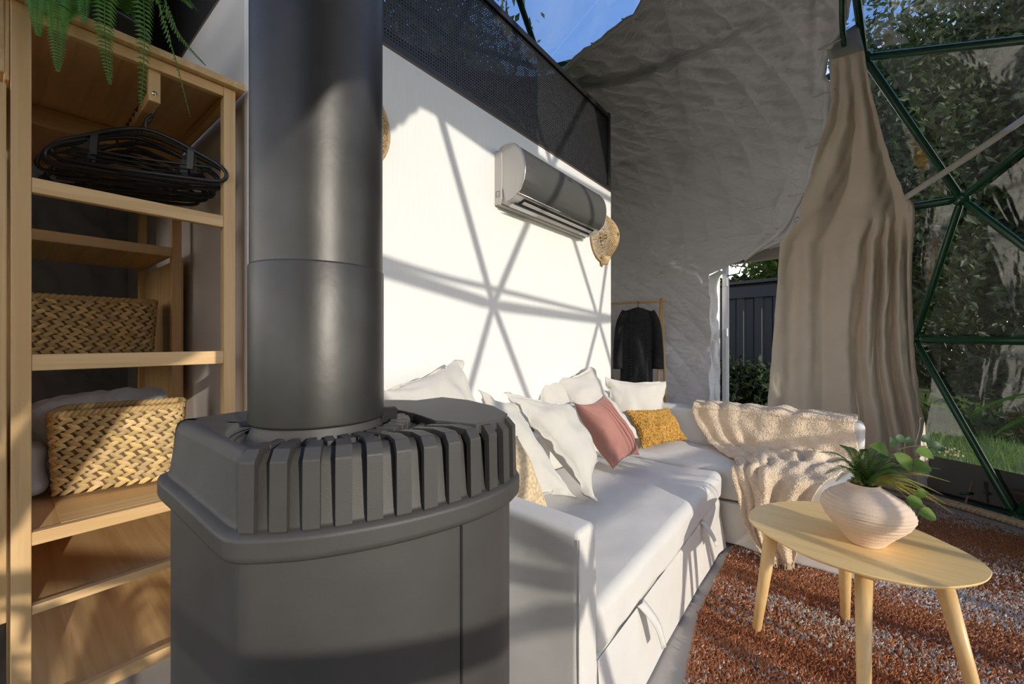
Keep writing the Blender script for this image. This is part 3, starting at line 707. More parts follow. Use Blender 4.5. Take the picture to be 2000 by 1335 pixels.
body = [(.016, .05), (.016, .925)]
# seam of the door: a narrow groove in the body
iseam = int(np.argmin([abs(1000+FPX*((p-O)@RT)/((p-O)@FW)-914)+(1e3 if (p-O)@FW > .75 else 0) for p in CUR]))
def body_ring(z):
    P = ringpts(.016, z)
    for d_, k in ((-1, .0), (0, .012), (1, .0)): P[iseam+d_] -= NN[iseam+d_]*k
    P[iseam-1] = P[iseam]*0+CUR[iseam]-NN[iseam]*.016-TN[iseam]*.0022; P[iseam-1][2] = z
    P[iseam+1] = CUR[iseam]-NN[iseam]*.016+TN[iseam]*.0022; P[iseam+1][2] = z
    return P
seam = np.array([[CUR[iseam]-NN[iseam]*.0155-TN[iseam]*.0017+UP*z, CUR[iseam]-NN[iseam]*.0150+UP*z, CUR[iseam]-NN[iseam]*.0155+TN[iseam]*.0017+UP*z] for z in (.10, .92)]); MB().grid(seam).build('door_gap_strip', M_dark, stove)  # near-black strip over the groove, painted in for the shade of the gap
mb = MB().grid(np.array([body_ring(z) for z in (.06, .3, .6, .8, .94)]), closed_v=True); ob = mb.build('body', M_cast, stove)
mb = MB(); mb.add(np.concatenate([ringpts(.03, 0.0), ringpts(.03, .06)]), [(i, (i+1) % NC, NC+(i+1) % NC, NC+i) for i in range(NC)]+[tuple(range(NC, 2*NC))]); mb.build('plinth', M_dark, stove)
prof = [(.030, .925), (.002, .928), (-.001, .932), (-.002, .936), (-.002, .938), (-.002, .954), (-.002, .956), (.0, .960), (.010, .964), (.012, .965), (.013, .967), (.015, .972), (.024, 1.038), (.025, 1.042), (.030, 1.052), (.042, 1.058), (.06, 1.058), (.115, 1.056), (.135, 1.056), (.140, 1.050), (.165, 1.050)]
MB().grid(np.array([ringpts(i, z) for i, z in prof]), closed_v=True).build('cast_top', M_cast, stove)
# ribs over the front of the cast top
fr = [i for i in range(NC) if True]
arc0 = int(np.argmin(np.hypot(CUR[:, 0]+.570, CUR[:, 1]-.178))); arc1 = int(np.argmin(np.hypot(CUR[:, 0]+.452, CUR[:, 1]-.585)))
Lc = np.concatenate([[0], np.cumsum(np.linalg.norm(np.diff(CUR[arc0:arc1+1], axis=0), axis=1))])
nr = 12; sp = Lc[-1]/nr
fc = np.array([-.674, .334, 0])
def on_curve(s): 
    j = np.interp(s, Lc, np.arange(arc0, arc1+1)); i = int(j); f = j-i; return CUR[i]*(1-f)+CUR[min(i+1, NC-1)]*f, NN[i]*(1-f)+NN[min(i+1, NC-1)]*f
for k in range(nr):
    rows = []
    for e in (.03, .56):
        p, n = on_curve((k+e)*sp); n = n/np.linalg.norm(n); row = []
        for ins, z, out in ((.014, .962, -.003), (.012, .964, .009), (.013, 1.050, .008), (.020, 1.064, .003), (.05, 1.066, 0), (.098, 1.065, 0), (.10, 1.054, 0)):
            q = p-n*min(ins, .035)
            if ins > .035:
                kk = (ins-.035)/.13; q = q*(1-kk)+(fc+(q-fc)/np.linalg.norm(q-fc)*.125)*kk
            q = q+n*out; row.append([q[0], q[1], z])
        rows.append(row)
    A = np.array(rows); Bk = A.copy(); nb_ = (A[0, 0]-cen); 
    inner = A.copy(); 
    for r_ in range(2):
        p, n = on_curve((k+(.03, .56)[r_])*sp)
        inner[r_] = A[r_]-n/np.linalg.norm(n)*.010-UP*.010
    mb = MB(); mb.grid(A); mb.grid(np.array([A[0], inner[0]])); mb.grid(np.array([inner[1], A[1]]))
    mb.build('rib', M_cast, stove, smooth=False, bevel=.0016, seg=2)
for k in range(13):                                              # short radial teeth of the vent ring
    a = rad(-52+k*10.5); d_ = np.array([math.cos(a), math.sin(a), 0]); e_ = np.array([-d_[1], d_[0], 0])
    slab('vent_tooth', fc, d_, e_, .112, .146, -.006, .006, 1.048, 1.063, M_cast, stove, bevel=.0015)
for k in range(5):
    y = .41+k*.020; 
    bx('vent_fin', (-.83-.006*k, y, 1.056), (-.755, y+.010, 1.074-.003*k), M_cast, stove, bevel=.001)
# raised plate on the back right of the top
pl = [(-.52, .45), (-.445, .47), (-.441, .53), (-.468, .575), (-.54, .622), (-.64, .65), (-.72, .645), (-.735, .48), (-.60, .47)]
v = [(x, y, z) for z in (1.052, 1.067) for x, y in pl]; n_ = len(pl)
MB().add(v, [tuple(range(n_, 2*n_))]+[(i, (i+1) % n_, n_+(i+1) % n_, n_+i) for i in range(n_)]).build('back_plate', M_cast, stove, smooth=False, bevel=.002)
MB().grid(lathe_pts([(.126, 1.049), (.118, 1.049), (.118, 1.045), (.103, 1.045), (.103, 1.049), (.0945, 1.068), (.0945, 1.08)], fc, 64), closed_v=True).build('flue_collar', M_cast, stove)
for a in (rad(205), rad(62)):
    d_ = np.array([math.cos(a), math.sin(a), 0]); e_ = np.array([-d_[1], d_[0], 0]); slab('collar_clamp', fc, d_, e_, .096, .124, -.012, .012, 1.049, 1.080, M_dark, stove)
fl = MB().grid(lathe_pts([(.094, 1.0715), (.1012, 1.0715), (.1016, 1.075), (.1016, 1.312), (.1006, 1.3145), (.0995, 1.315)], fc, 96), closed_v=True).build('flue_sleeve', M_pipe, stove)
MB().grid(lathe_pts([(.0996, 1.30), (.0996, 2.6), (.0996, 3.72), (.09, 3.72)], fc, 96), closed_v=True).build('flue_pipe', M_pipe, stove)

# ---------------------------------------------------------------- corner sofa
sofa = thing('corner_sofa', 'ivory corner sofa along the white wall with pull-out base and chaise', 'sofa', (-.9, 2.1, 0))
SX = -.53
def up(name, lo, hi, r, n=26, **k):
    o = rbox(lo, hi, r, n, **k).build(name, M_sofa, sofa); return merge(o)
up('arm', (-1.44, .953, .012), (SX, 1.062, .692), .022, 30, wob=.003, freq=2.2, seed=11)
up('backrest', (-1.44, 1.062, .05), (-1.31, 3.34, .66), .03, 26, wob=.003, freq=2, seed=12)
up('seat_cushion', (-1.30, 1.066, .292), (SX+.004, 2.60, .438), .034, 48, puff=.012, wob=.003, freq=1.8, seed=13, fine=.0008)
up('base', (-1.30, 1.064, .014), (SX-.006, 2.60, .288), .018, 40, wob=.004, freq=2.0, seed=14, fine=.001)
up('chaise_cushion', (-1.30, 2.63, .262), (.125, 3.165, .452), .036, 44, puff=.014, wob=.004, freq=1.8, seed=15, fine=.001)
up('chaise_base', (-1.30, 2.635, .014), (.12, 3.165, .258), .016, 40, wob=.004, freq=2, seed=16, fine=.001)
up('chaise_back', (-1.31, 3.165, .014), (.125, 3.335, .700), .03, 34, wob=.003, freq=2, seed=17)
sk = []                                   # flared skirt corner at the end of the main section
for s in np.linspace(0, 1, 60):
    y = 1.07+s*1.53; fl_ = .006+.010*max(0, math.sin(s*9))*.6+(.022 if s > .93 else 0)*(s-.93)/.07
    sk.append([(SX-.0075, y, .284), (SX-.003, y, .20), (SX+fl_*.5, y, .10), (SX+fl_, y, .012)])
MB().grid(np.array(sk)).build('skirt', M_sofa, sofa)
for y, L_, sw in ((1.385, .15, .05), (2.20, .11, .02)):
    S_ = spline([(SX-.004, y, .292), (SX+.010, y+.004, .280), (SX+.045, y+sw*.5, .225), (SX+.060, y+sw, .292-L_)], 14); wv = np.linspace(.052, .030, 14)
    G = np.array([[p+np.array([0, -w_/2, 0]), p+np.array([.006, 0, 0]), p+np.array([0, w_/2, 0])] for p, w_ in zip(S_, wv)])
    MB().grid(G).build('pull_tab', M_sofa, sofa, solid=.004)
    MB().tube(np.array([g_[0] for g_ in G]), .003, 5).build('piping', M_sofa, sofa)
MB().tube([(SX-.004, .9555, .02), (SX-.004, .9555, .67)], .0025, 6).build('piping', M_sofa, sofa)

GC = 'ivory scatter cushions on the corner sofa'
cushion('scatter_cushion', 'large ivory cushion leaning on the wall directly above the stove top, leftmost on the sofa', 'cushion', [at_x(757, 762, -1.16), at_x(893, 704, -1.33), at_x(958, 870, -1.15), at_x(800, 890, -1.02)], .07, M_cush, GC, flange=.06, seed=21, wr=.009)
cushion('scatter_cushion', 'ivory cushion with ruffled corner wedged behind the speckled cushion at the sofa arm', 'cushion', [at_d(942, 764, 1.80), at_d(1003, 790, 1.90), at_d(1115, 965, 1.78), at_d(1035, 975, 1.62)], .05, M_cush, GC, flange=.07, seed=22, wr=.008)
cushion('scatter_cushion', 'largest front ivory cushion whose lower corner rests on the seat beside the pink cushion', 'cushion', [at_d(994, 772, 1.98), at_d(1118, 792, 2.30), at_d(1160, 900, 2.12), at_d(1158, 972, 1.87)], .075, M_cush, GC, flange=.06, seed=23, wr=.008)
cushion('scatter_cushion', 'narrow visible ivory cushion with dark shaded edge between the front one and the tallest one', 'cushion', [at_d(1052, 735, 2.62), at_d(1108, 742, 2.85), at_d(1150, 860, 2.65), at_d(1045, 850, 2.40)], .06, M_cush, GC, flange=.06, seed=24)
cushion('scatter_cushion', 'tall ivory cushion leaning behind the pink cushion with its peak highest at the wall end', 'cushion', [at_d(1088, 742, 2.74), at_d(1155, 720, 2.95), at_d(1243, 850, 2.72), at_d(1135, 868, 2.46)], .075, M_cush, GC, flange=.06, seed=25)
cushion('scatter_cushion', 'ivory cushion standing against the far backrest behind the mustard cushion', 'cushion', [at_d(1184, 740, 2.96), at_d(1300, 746, 3.02), at_d(1292, 846, 2.93), at_d(1198, 858, 2.84)], .06, M_cush, GC, flange=.06, seed=26)
cushion('pleated_cushion', 'dusty pink cotton cushion with pleats standing on the sofa seat', 'cushion', [at_d(1122, 787, 2.24), at_d(1178, 772, 2.44), at_d(1248, 888, 2.47), at_d(1196, 916, 2.29)], .085, M_pink, pleat=1, seed=27, n=150, wr=.008, pinch=.14)
def lumps(par_name, F, nrm, n, size, m, par, seed=0, edge=0.04):
    r = np.random.default_rng(seed); a, b = F.shape[:2]; i = r.uniform(0, a-1.001, n); j = r.uniform(0, b-1.001, n); i0 = i.astype(int); j0 = j.astype(int); fi = (i-i0)[:, None]; fj = (j-j0)[:, None]
    P = F[i0, j0]*(1-fi)*(1-fj)+F[i0+1, j0]*fi*(1-fj)+F[i0, j0+1]*(1-fi)*fj+F[i0+1, j0+1]*fi*fj
    du = F[i0+1, j0]-F[i0, j0]; dv = F[i0, j0+1]-F[i0, j0]; N = np.cross(du, dv); N /= np.linalg.norm(N, axis=1)[:, None]+1e-9
    if nrm is not None: N = np.where(((N@nrm) < 0)[:, None], -N, N)
    th = r.uniform(0, 6.28, n)[:, None]; t1 = du/(np.linalg.norm(du, axis=1)[:, None]+1e-9); t2 = np.cross(N, t1); u = np.cos(th)*t1+np.sin(th)*t2; w_ = np.cross(N, u)
    s = size*r.uniform(.7, 1.3, (n, 1)); c = P+N*s*.25
    v = np.stack([c-u*s*1.5, c-w_*s*.7, c+N*s*.8+u*s*.3, c+w_*s*.7, c+u*s*1.5, c-N*s*.6], 1)
    mb = MB().addbulk(v, [(0, 1, 2), (0, 2, 3), (4, 2, 1), (4, 3, 2), (0, 5, 1), (0, 3, 5), (4, 1, 5), (4, 5, 3)])
    o = mb.build(par_name, m, par) if par is None else mb.build(par_name, m, par); o['kind'] = 'stuff'; return o
o, F, n = cushion('boucle_cushion', 'small mustard yellow boucle cushion at the sofa corner', 'cushion', [at_d(1222, 802, 2.80), at_d(1306, 797, 2.98), at_d(1339, 858, 2.93), at_d(1256, 876, 2.72)], .06, M_must, seed=28)
lumps('boucle_loops', F, n, 4200, .0068, M_must, o, 1)
o, F, n = cushion('speckled_cushion', 'beige speckled wool cushion tucked inside the sofa arm beside the stove', 'cushion', [at_d(935, 838, 1.50), at_d(1012, 850, 1.62), at_d(1075, 1010, 1.57), at_d(985, 1020, 1.42)], .055, M_speck, seed=29)

# ---------------------------------------------------------------- boucle throw over the chaise back, seat and front
path = np.array([(3.357, .52), (3.357, .70), (3.335, .722), (3.16, .722), (3.138, .70), (3.12, .60), (3.09, .50), (3.03, .486), (2.85, .484), (2.66, .480), (2.608, .455), (2.592, .36), (2.585, .2), (2.575, .045)])
xl = np.array([-.84, -.84, -.84, -.83, -.82, -.78, -.72, -.68, -.56, -.46, -.46, -.45, -.40, -.30])
xr = np.array([.085, .085, .085, .085, .085, .085, .085, .08, .04, -.04, -.07, -.10, -.15, -.19])
NT, NX = 150, 130
tt = np.linspace(0, 1, len(path)); T_ = np.linspace(0, 1, NT)
Sp = spline(np.c_[path, xl], NT); Sr = spline(np.c_[path, xr], NT)
sx = np.linspace(0, 1, NX); G = np.zeros((NT, NX, 3))
G[..., 0] = Sp[:, 2:3]*(1-sx)+Sr[:, 2:3]*sx; G[..., 1] = Sp[:, 0:1]; G[..., 2] = Sp[:, 1:2]
tg = np.gradient(Sp[:, :2], axis=0); tg /= np.linalg.norm(tg, axis=1)[:, None]; nv = np.stack([tg[:, 1], -tg[:, 0]], 1)   # towards the room / upwards
if nv[NT//2, 1] < 0: nv = -nv
tv = T_[:, None]; xv = sx[None]
fold = .016*np.abs(np.sin((xv*7.5+.6*np.sin(tv*5))*math.pi))**1.5*np.exp(-((xv-.20)/.22)**2)
fold += .020*np.abs(np.sin((xv*5+tv*3.2)*math.pi))**2*np.exp(-((xv-.52+.5*(tv-.35))/.16)**2)
gather = np.exp(-((tv-.55)/.09)**2)*np.exp(-((xv-.74)/.20)**2)
fold += gather*(.035+.03*np.sin(xv*36+9*tv)*np.sin(tv*40+5*xv))
front = np.clip((tv-.72)/.08, 0, 1); fold += front*(.016+.016*np.sin(xv*17+2.2*np.sin(tv*9)))
fold += .004*(1+Wob(6, seed=41)(G))
G[..., 1] += fold*nv[:, 0:1]; G[..., 2] += fold*nv[:, 1:2]
G[..., 0] += .012*np.sin(tv*23+xv*4)*np.clip(xv*3, 0, 1)+.01*np.sin(tv*31)*(1-xv)
throw = thing('boucle_throw', 'cream boucle throw blanket draped over the chaise back down to the rug', 'blanket', (-.3, 3.2, .72))
MB().grid(G).build('cloth', M_throw, throw, solid=.006)
lumps('boucle_pile', G, np.array([0, -.6, .8]), 26000, .0052, M_throw, throw, 3)
mb = MB()
for i in range(60):
    p = G[-1, int(i*(NX-1)/59)]; mb.tube([p, p+np.array([rnd.uniform(-.006, .006), rnd.uniform(-.012, .004), -.018]), p+np.array([rnd.uniform(-.012, .012), rnd.uniform(-.02, .004), -.036])], .0022, 4)
o = mb.build('fringe', M_throw, throw); o['kind'] = 'stuff'

# ---------------------------------------------------------------- rug
rug = thing('shaggy_rug', 'rust brown shaggy rug with white flecked bands under the coffee table', 'rug', (.5, 2.0, 0))
def in_rug(x, y): return (x > -.475+.03*np.sin(y*2.1)*0+.055*np.clip((1.9-y)/.4, 0, 1.6)) & ((x-DC[0])**2+(y-DC[1])**2 < 2.74**2) & (y > .5)
xs_ = np.arange(-.47, 1.80, .03); pts = []
a = np.linspace(-25, 68, 90); arc = [(DC[0]+2.74*math.cos(rad(t)), DC[1]+2.74*math.sin(rad(t))) for t in a]; arc = [p for p in arc if p[0] > -.475 and p[1] > .5]
poly = [(-.39, .5)]+[(arc[0][0], .5)]+arc+[(-.475, arc[-1][1]), (-.475, 1.9), (-.41, 1.5)]
k = len(poly); v = [(x, y, z) for z in (.001, .008) for x, y in poly]
MB().add(v, [tuple(range(k, 2*k))]+[(i, (i+1) % k, k+(i+1) % k, k+i) for i in range(k)]).build('backing', mat('rug_backing', (.16, .06, .03), .95), rug, smooth=False)
def rug_col(x, y):
    P = np.c_[x, y, 0*x]; b = .55*Wob(.9, seed=51)(P*np.array([.35, 1.5, 1]))+.45*Wob(2.2, seed=52)(P*np.array([.4, 1.6, 1]))+.35*np.sin(y*9.5+.5)
    fleck = .8*Wob(34, seed=53)(P*np.array([1, .8, 1]))+.8*Wob(70, seed=54)(P)
    white = (fleck+b*1.7+rng.normal(0, .5, len(x))) > 1.0
    rust = np.array([.62, .25, .105])*(rng.uniform(.65, 1.2, (len(x), 1))); dk = (Wob(1.1, seed=55)(P*np.array([.5, 1.6, 1])) > .55)[:, None]; rust = np.where(dk, rust*np.array([.68, .6, .6]), rust)
    cream = np.array([.80, .71, .63])*rng.uniform(.75, 1.1, (len(x), 1)); return np.where(white[:, None], cream, rust)
# denser where it is near
N = 150000; x = rng.uniform(-.48, 1.25, N); y = rng.uniform(.75, 4.2, N); ok = in_rug(x, y); x, y = x[ok], y[ok]
ang = np.arctan2(x, y)+YAW; ok = (ang > rad(12)) & (ang < rad(56)); x, y = x[ok], y[ok]
n = len(x); th = rng.uniform(0, 6.28, n); s = rng.uniform(.0035, .0062, n); h = rng.uniform(.012, .022, n); tx = rng.normal(0, .006, n); ty = rng.normal(0, .006, n)
vv = np.zeros((n, 4, 3))
for k_ in range(3):
    vv[:, k_, 0] = x+s*np.cos(th+k_*2.094); vv[:, k_, 1] = y+s*np.sin(th+k_*2.094); vv[:, k_, 2] = .007
vv[:, 3] = np.c_[x+tx, y+ty, h]
o = MB().addbulk(vv, [(0, 1, 3), (1, 2, 3), (2, 0, 3)], rug_col(x, y)).build('pile', M_rug, rug, colattr=True); o['kind'] = 'stuff'
del vv

# ---------------------------------------------------------------- coffee table
TZ = .452
tbl = thing('coffee_table', 'pebble-shaped bamboo coffee table with four round tapered legs on the rug', 'table', (.05, 2.0, 0))
ol = [(1462, 1006), (1476, 990), (1518, 980), (1580, 978), (1645, 987), (1775, 1028), (1850, 1060), (1902, 1086), (1932, 1108), (1937, 1122), (1918, 1137), (1862, 1145), (1800, 1142), (1740, 1131), (1680, 1117), (1600, 1092), (1540, 1066), (1490, 1037), (1467, 1019)]
oc = spline([at_z(u, v, TZ) for u, v in ol], 120, closed=True); c0 = oc.mean(0)
lay = []
for sc_, z in ((.93, TZ-.018), (.985, TZ-.010), (1.0, TZ-.004), (1.0, TZ-.001), (.997, TZ)):
    p = c0+(oc-c0)*sc_; p[:, 2] = z; lay.append(p)
mb = MB().grid(np.array(lay), closed_v=True); k = len(oc)
mb.f += [tuple(range(4*k, 5*k))]; mb.f += [tuple(range(k-1, -1, -1))]
to = mb.build('tabletop', WTOP, tbl, smooth=False)
for top, foot in (((-.205, 1.895), (-.262, 1.945)), ((.022, 2.10), (.025, 2.26)), ((.067, 1.785), (.063, 1.665)), ((.262, 1.89), (.355, 1.905))):
    a = np.array([*top, TZ-.015]); b = np.array([*foot, .006]); MB().tube([b, b+(a-b)*.02, a], [.0135, .0165, .0245], 20).build('leg', WLEG, tbl)

# ---------------------------------------------------------------- vase with greenery
vc = np.array([.080, 1.995]); vase = thing('ridged_vase', 'round ridged sand-coloured clay vase on the bamboo coffee table', 'vase', (vc[0], vc[1], TZ))
pr = spline(np.c_[[(.050, 0), (.056, .006), (.078, .035), (.112, .075), (.128, .108), (.126, .135), (.105, .168), (.072, .192), (.050, .207), (.044, .218)], np.zeros(10)], 110)[:, :2]
q = random.Random(3); G = []; dr_ = 0; 
per = [q.uniform(-1, 1) for _ in range(200)]; nv_ = 72; A = np.arange(nv_)*2*math.pi/nv_
ridx = 0
for i, (r, z) in enumerate(pr):
    f = z/.218; saw = (i % 5)/4.0; rr = r*(1+(.022+.022*max(0, per[i//5]))*(saw-.5)+.016*per[i//5+40])+.0008
    tilt = .05*math.sin(min(f, 1)*math.pi)          # layers lean, belly sags to one side
    dx = .012*math.sin(f*math.pi)-.014*f; side = np.array([RT[0], RT[1]])
    row = []
    for t in A:
        d2 = np.array([math.cos(t), math.sin(t)]); e = d2@side; w_ = 1+.035*math.sin(2*t+i*.02)+.02*math.sin(3*t+.3*per[i//4])
        xy = vc+d2*rr*w_+side*dx*.6; row.append((xy[0], xy[1], TZ+.001+z-tilt*e*rr*.75*(1-f*.3)))
    G.append(row)
for r, dz in ((.040, .0), (.036, -.012), (.050, -.05)): G.append([(vc[0]+r*math.cos(t)-.006, vc[1]+r*math.sin(t)-.004, TZ+.217+dz) for t in A])
mb = MB().grid(np.array(G), closed_v=True); mb.f.append(tuple(range(nv_-1, -1, -1))); mb.build('body', M_vase, vase)
rim = np.array([vc[0], vc[1], TZ+.15])
def stem_thing(name, label, group=None): return thing(name, label, 'greenery', tuple(rim), group=group)
t = stem_thing('fern_sprig', 'dark green fern sprig leaning left from the mouth of the clay vase', None)
mouth = np.array([vc[0]-.004, vc[1], TZ+.225])
for (u, v, d), w_ in (((1598, 882, 1.56), .036), ((1610, 925, 1.50), .036), ((1640, 868, 1.60), .036), ((1715, 872, 1.62), .036), ((1622, 902, 1.48), .036), ((1690, 876, 1.48), .034), ((1752, 884, 1.56), .036), ((1665, 900, 1.44), .030), ((1780, 900, 1.60), .036), ((1632, 940, 1.46), .026), ((1735, 900, 1.46), .032), ((1660, 872, 1.52), .034), ((1770, 918, 1.5), .034), ((1800, 925, 1.58), .034)):
    e = at_d(u, v, d); frond(t, [rim, mouth, mouth*.5+e*.5+UP*.04, e], w_, 52, M_leaf, droop=.35, taper=.55, name='frond')
def leaf_geo(p, d, n, L, Wd, fold=.12):
    d = d/np.linalg.norm(d); sd = np.cross(d, n); sd /= np.linalg.norm(sd)+1e-9; n = np.cross(sd, d)
    V = [p]; F = []; ks = 7
    for i in range(1, ks):
        f = i/ks; w_ = Wd*math.sin(math.pi*f**.8)**.8; c = p+d*L*f+n*L*.12*math.sin(f*3.14)
        V += [c-sd*w_+n*w_*fold*2, c, c+sd*w_+n*w_*fold*2]
    V.append(p+d*L); F += [(0, 1, 2), (0, 2, 3)]
    for i in range(ks-2):
        a = 1+i*3; F += [(a, a+3, a+4, a+1), (a+1, a+4, a+5, a+2)]
    a = 1+(ks-2)*3; e = len(V)-1; F += [(a, e, a+1), (a+1, e, a+2)]
    return V, F
def leafy(name, label, paths, leaves, m):
    t = stem_thing(name, label)
    for P_ in paths: MB().tube(spline(P_, 16), np.linspace(.0028, .0012, 16), 5).build('stem', M_stem, t)
    for (u, v, d, ang, L, Wd) in leaves:
        p = at_d(u, v, d); dv = RT*math.cos(ang)+UP*math.sin(ang)+FW*rnd.uniform(-.3, .3); n = -FW*.75+UP*rnd.uniform(.3, .8)+RT*rnd.uniform(-.4, .4)
        V, F = leaf_geo(p, dv, n, L, Wd); MB().add(V, F).build('leaf', m, t)
    return t
E = lambda u, v, d: at_d(u, v, d)
leafy('eucalyptus_sprig', 'eucalyptus stem of round blue-green leaves arching right over the vase', [[rim, mouth, E(1730, 890, 1.55), E(1790, 870, 1.62), E(1868, 882, 1.68)]],
    [(1745, 872, 1.57, 2.0, .045, .018), (1752, 862, 1.58, .6, .04, .016), (1772, 868, 1.6, 1.2, .035, .015), (1790, 878, 1.61, -.6, .04, .018), (1800, 862, 1.63, .9, .036, .015), (1815, 870, 1.64, .1, .042, .018), (1830, 878, 1.66, .3, .03, .012), (1735, 882, 1.55, -2.6, .04, .016)], M_euc)
leafy('broadleaf_sprig', 'stem of broad mid-green leaves over the right side of the vase', [[rim, mouth, E(1735, 900, 1.50), E(1770, 905, 1.52)], [mouth, E(1750, 950, 1.47), E(1790, 1010, 1.45)]],
    [(1735, 885, 1.50, 2.75, .075, .026), (1745, 885, 1.5, -.75, .095, .026), (1787, 882, 1.5, -.25, .085, .024), (1785, 915, 1.52, .1, .07, .026), (1770, 985, 1.46, .25, .06, .024), (1793, 1003, 1.45, -.15, .072, .024), (1790, 970, 1.5, .9, .04, .016)], M_broad)
t = stem_thing('cedar_spray', 'yellow-green feathery cedar spray spilling right and down from the vase')
for (u, v, d), w_ in (((1855, 940, 1.60), .042), ((1840, 965, 1.55), .042), ((1862, 1002, 1.58), .042), ((1812, 960, 1.48), .044), ((1775, 930, 1.45), .042), ((1850, 985, 1.62), .042), ((1825, 930, 1.62), .044), ((1795, 945, 1.5), .042), ((1765, 905, 1.5), .044), ((1785, 985, 1.46), .030), ((1835, 915, 1.58), .042), ((1800, 975, 1.55), .04), ((1820, 1000, 1.5), .036)):
    e = at_d(u, v, d); frond(t, [rim, mouth, mouth*.5+e*.5+UP*.035, e], w_, 46, M_yel if v > 938 else M_leaf, droop=.5, taper=.7, name='spray')
t = stem_thing('blossom_sprig', 'thin stem of small cream buds at the far right of the vase greenery')
MB().tube(spline([rim, mouth, E(1790, 892, 1.6), E(1875, 885, 1.70)], 18), np.linspace(.002, .001, 18), 5).build('stem', M_stem, t)
mb = MB()
for i in range(26):
    f = i/25; p = E(1838+38*f, 878+6*math.sin(i*2.1)+8*f, 1.67+.03*f)+rng.normal(0, .003, 3); mb.tube([p-UP*.004, p, p+UP*.005], [.001, .0038, .001], 6)
o = mb.build('bud', mat('cream_buds', (.75, .66, .36), .6), t); o['kind'] = 'stuff'

# ---------------------------------------------------------------- air conditioner
AX = WXP; A0, A1 = 1.68, 2.62
ac = thing('air_conditioner', 'silver and grey split air conditioner mounted high on the white wall', 'air conditioner', (AX, (A0+A1)/2, 1.93))
side = spline(np.array([(0.022, 2.225, 0), (.075, 2.236, 0), (.135, 2.215, 0), (.178, 2.165, 0), (.196, 2.10, 0), (.192, 2.035, 0), (.172, 1.985, 0), (.12, 1.945, 0)]), 40)[:, :2]
def extr(P2, y0, y1, name, m, cap=True, bevel=0, smooth=True, parent=ac):
    n_ = len(P2); v = [(AX+x, y, z) for y in (y0, y1) for x, z in P2]; f = [(i, (i+1) % n_, n_+(i+1) % n_, n_+i) for i in range(n_)]
    if cap: f += [tuple(range(n_-1, -1, -1)), tuple(range(n_, 2*n_))]
    o = MB().add(v, f).build(name, m, parent, smooth=False); return o
bodyp = np.concatenate([[(0.001, 1.945), (.001, 2.222)], side*np.array([.985, 1])+np.array([0, -.002]), [(.06, 1.925)]])
extr(bodyp, A0+.008, A1-.008, 'casing', M_acw)
extr([(0.0005, 1.925), (.0005, 2.205), (.045, 2.205), (.05, 2.1), (.045, 1.95), (.03, 1.925)], A0-.008, A1+.008, 'back_plate', M_acw)
fp = side[4:37]; thick = np.concatenate([fp*1.0+np.array([.004, .002]), fp[::-1]])
extr(thick, A0+.004, A1-.004, 'front_panel', M_acf)
for y in (A0, A1-.006):
    extr(np.concatenate([[(.03, 2.22)], side+np.array([.0035, .0015]), [(.075, 1.93)], [(.045, 2.02)]]), y, y+.007, 'side_cheek', M_acw)
mb = MB().tube([(AX+x+.0045, A0, z+.002) for x, z in side[2:34]], .0022, 6); mb.build('chrome_trim', M_chrome, ac)
mb = MB().tube([(AX+fp[-1][0]+.004, A0+.004, fp[-1][1]), (AX+fp[-1][0]+.004, A1-.004, fp[-1][1])], .0025, 6); mb.build('chrome_trim', M_chrome, ac)
def under(t0, off=0): # point on the sloped underside between front edge and the wall
    a = np.array([fp[-1][0], fp[-1][1]]); b = np.array([.06, 1.925]); d_ = (b-a); n_ = np.array([-d_[1], d_[0]]); n_ /= np.linalg.norm(n_); 
    if n_[1] > 0: n_ = -n_
    p = a+d_*t0+n_*off; return p
def ustrip(name, t0, t1, y0, y1, off, m, th=.002, parent=ac):
    a, b = under(t0, off), under(t1, off); c, d_ = under(t1, off-th), under(t0, off-th)
    return extr([a, b, c, d_], y0, y1, name, m, parent=parent)
ustrip('outlet_slot', .10, .62, A0+.07, A1-.07, .0125, M_dark, .004)
ustrip('louvre', .26, .46, A0+.085, A1-.085, .0165, M_acw, .003)
ustrip('outlet_lip', .62, .70, A0+.05, A1-.05, .0120, M_plast, .004)
lab = ustrip('label_sticker', .72, .96, A0+.03, A0+.28, .0135, M_paper, .001)
for y0, y1, a_, b_, m_ in ((.045, .12, .76, .80, M_paperb), (.045, .16, .83, .86, M_paperb), (.13, .20, .75, .92, M_paperb), (.21, .245, .74, .93, M_paperb), (.045, .10, .89, .92, M_paperb), (.255, .275, .74, .94, M_papery)):
    ustrip('label_print', a_, b_, A0+y0, A0+y1, .0142, m_, .0006, parent=lab)
lab2 = ustrip('label_sticker', .74, .90, A1-.16, A1-.07, .0135, M_paper, .001); ustrip('label_print', .78, .86, A1-.15, A1-.09, .0142, M_paperb, .0006, parent=lab2)
i0 = 17; lp = [side[i0]+np.array([.0052, .002]), side[i0+1]+np.array([.0052, .002]), side[i0+1]+np.array([.0046, .002]), side[i0]+np.array([.0046, .002])]
extr(lp, A0+.44, A0+.485, 'front_mark', M_chrome)
MB().tube([(AX+.012, A0-.0085, 1.965), (AX+.034, A0-.0085, 1.965), (AX+.034, A0-.0085, 1.995), (AX+.012, A0-.0085, 1.995)], .0012, 5, closed=True).build('clip_cover', M_plast, ac)

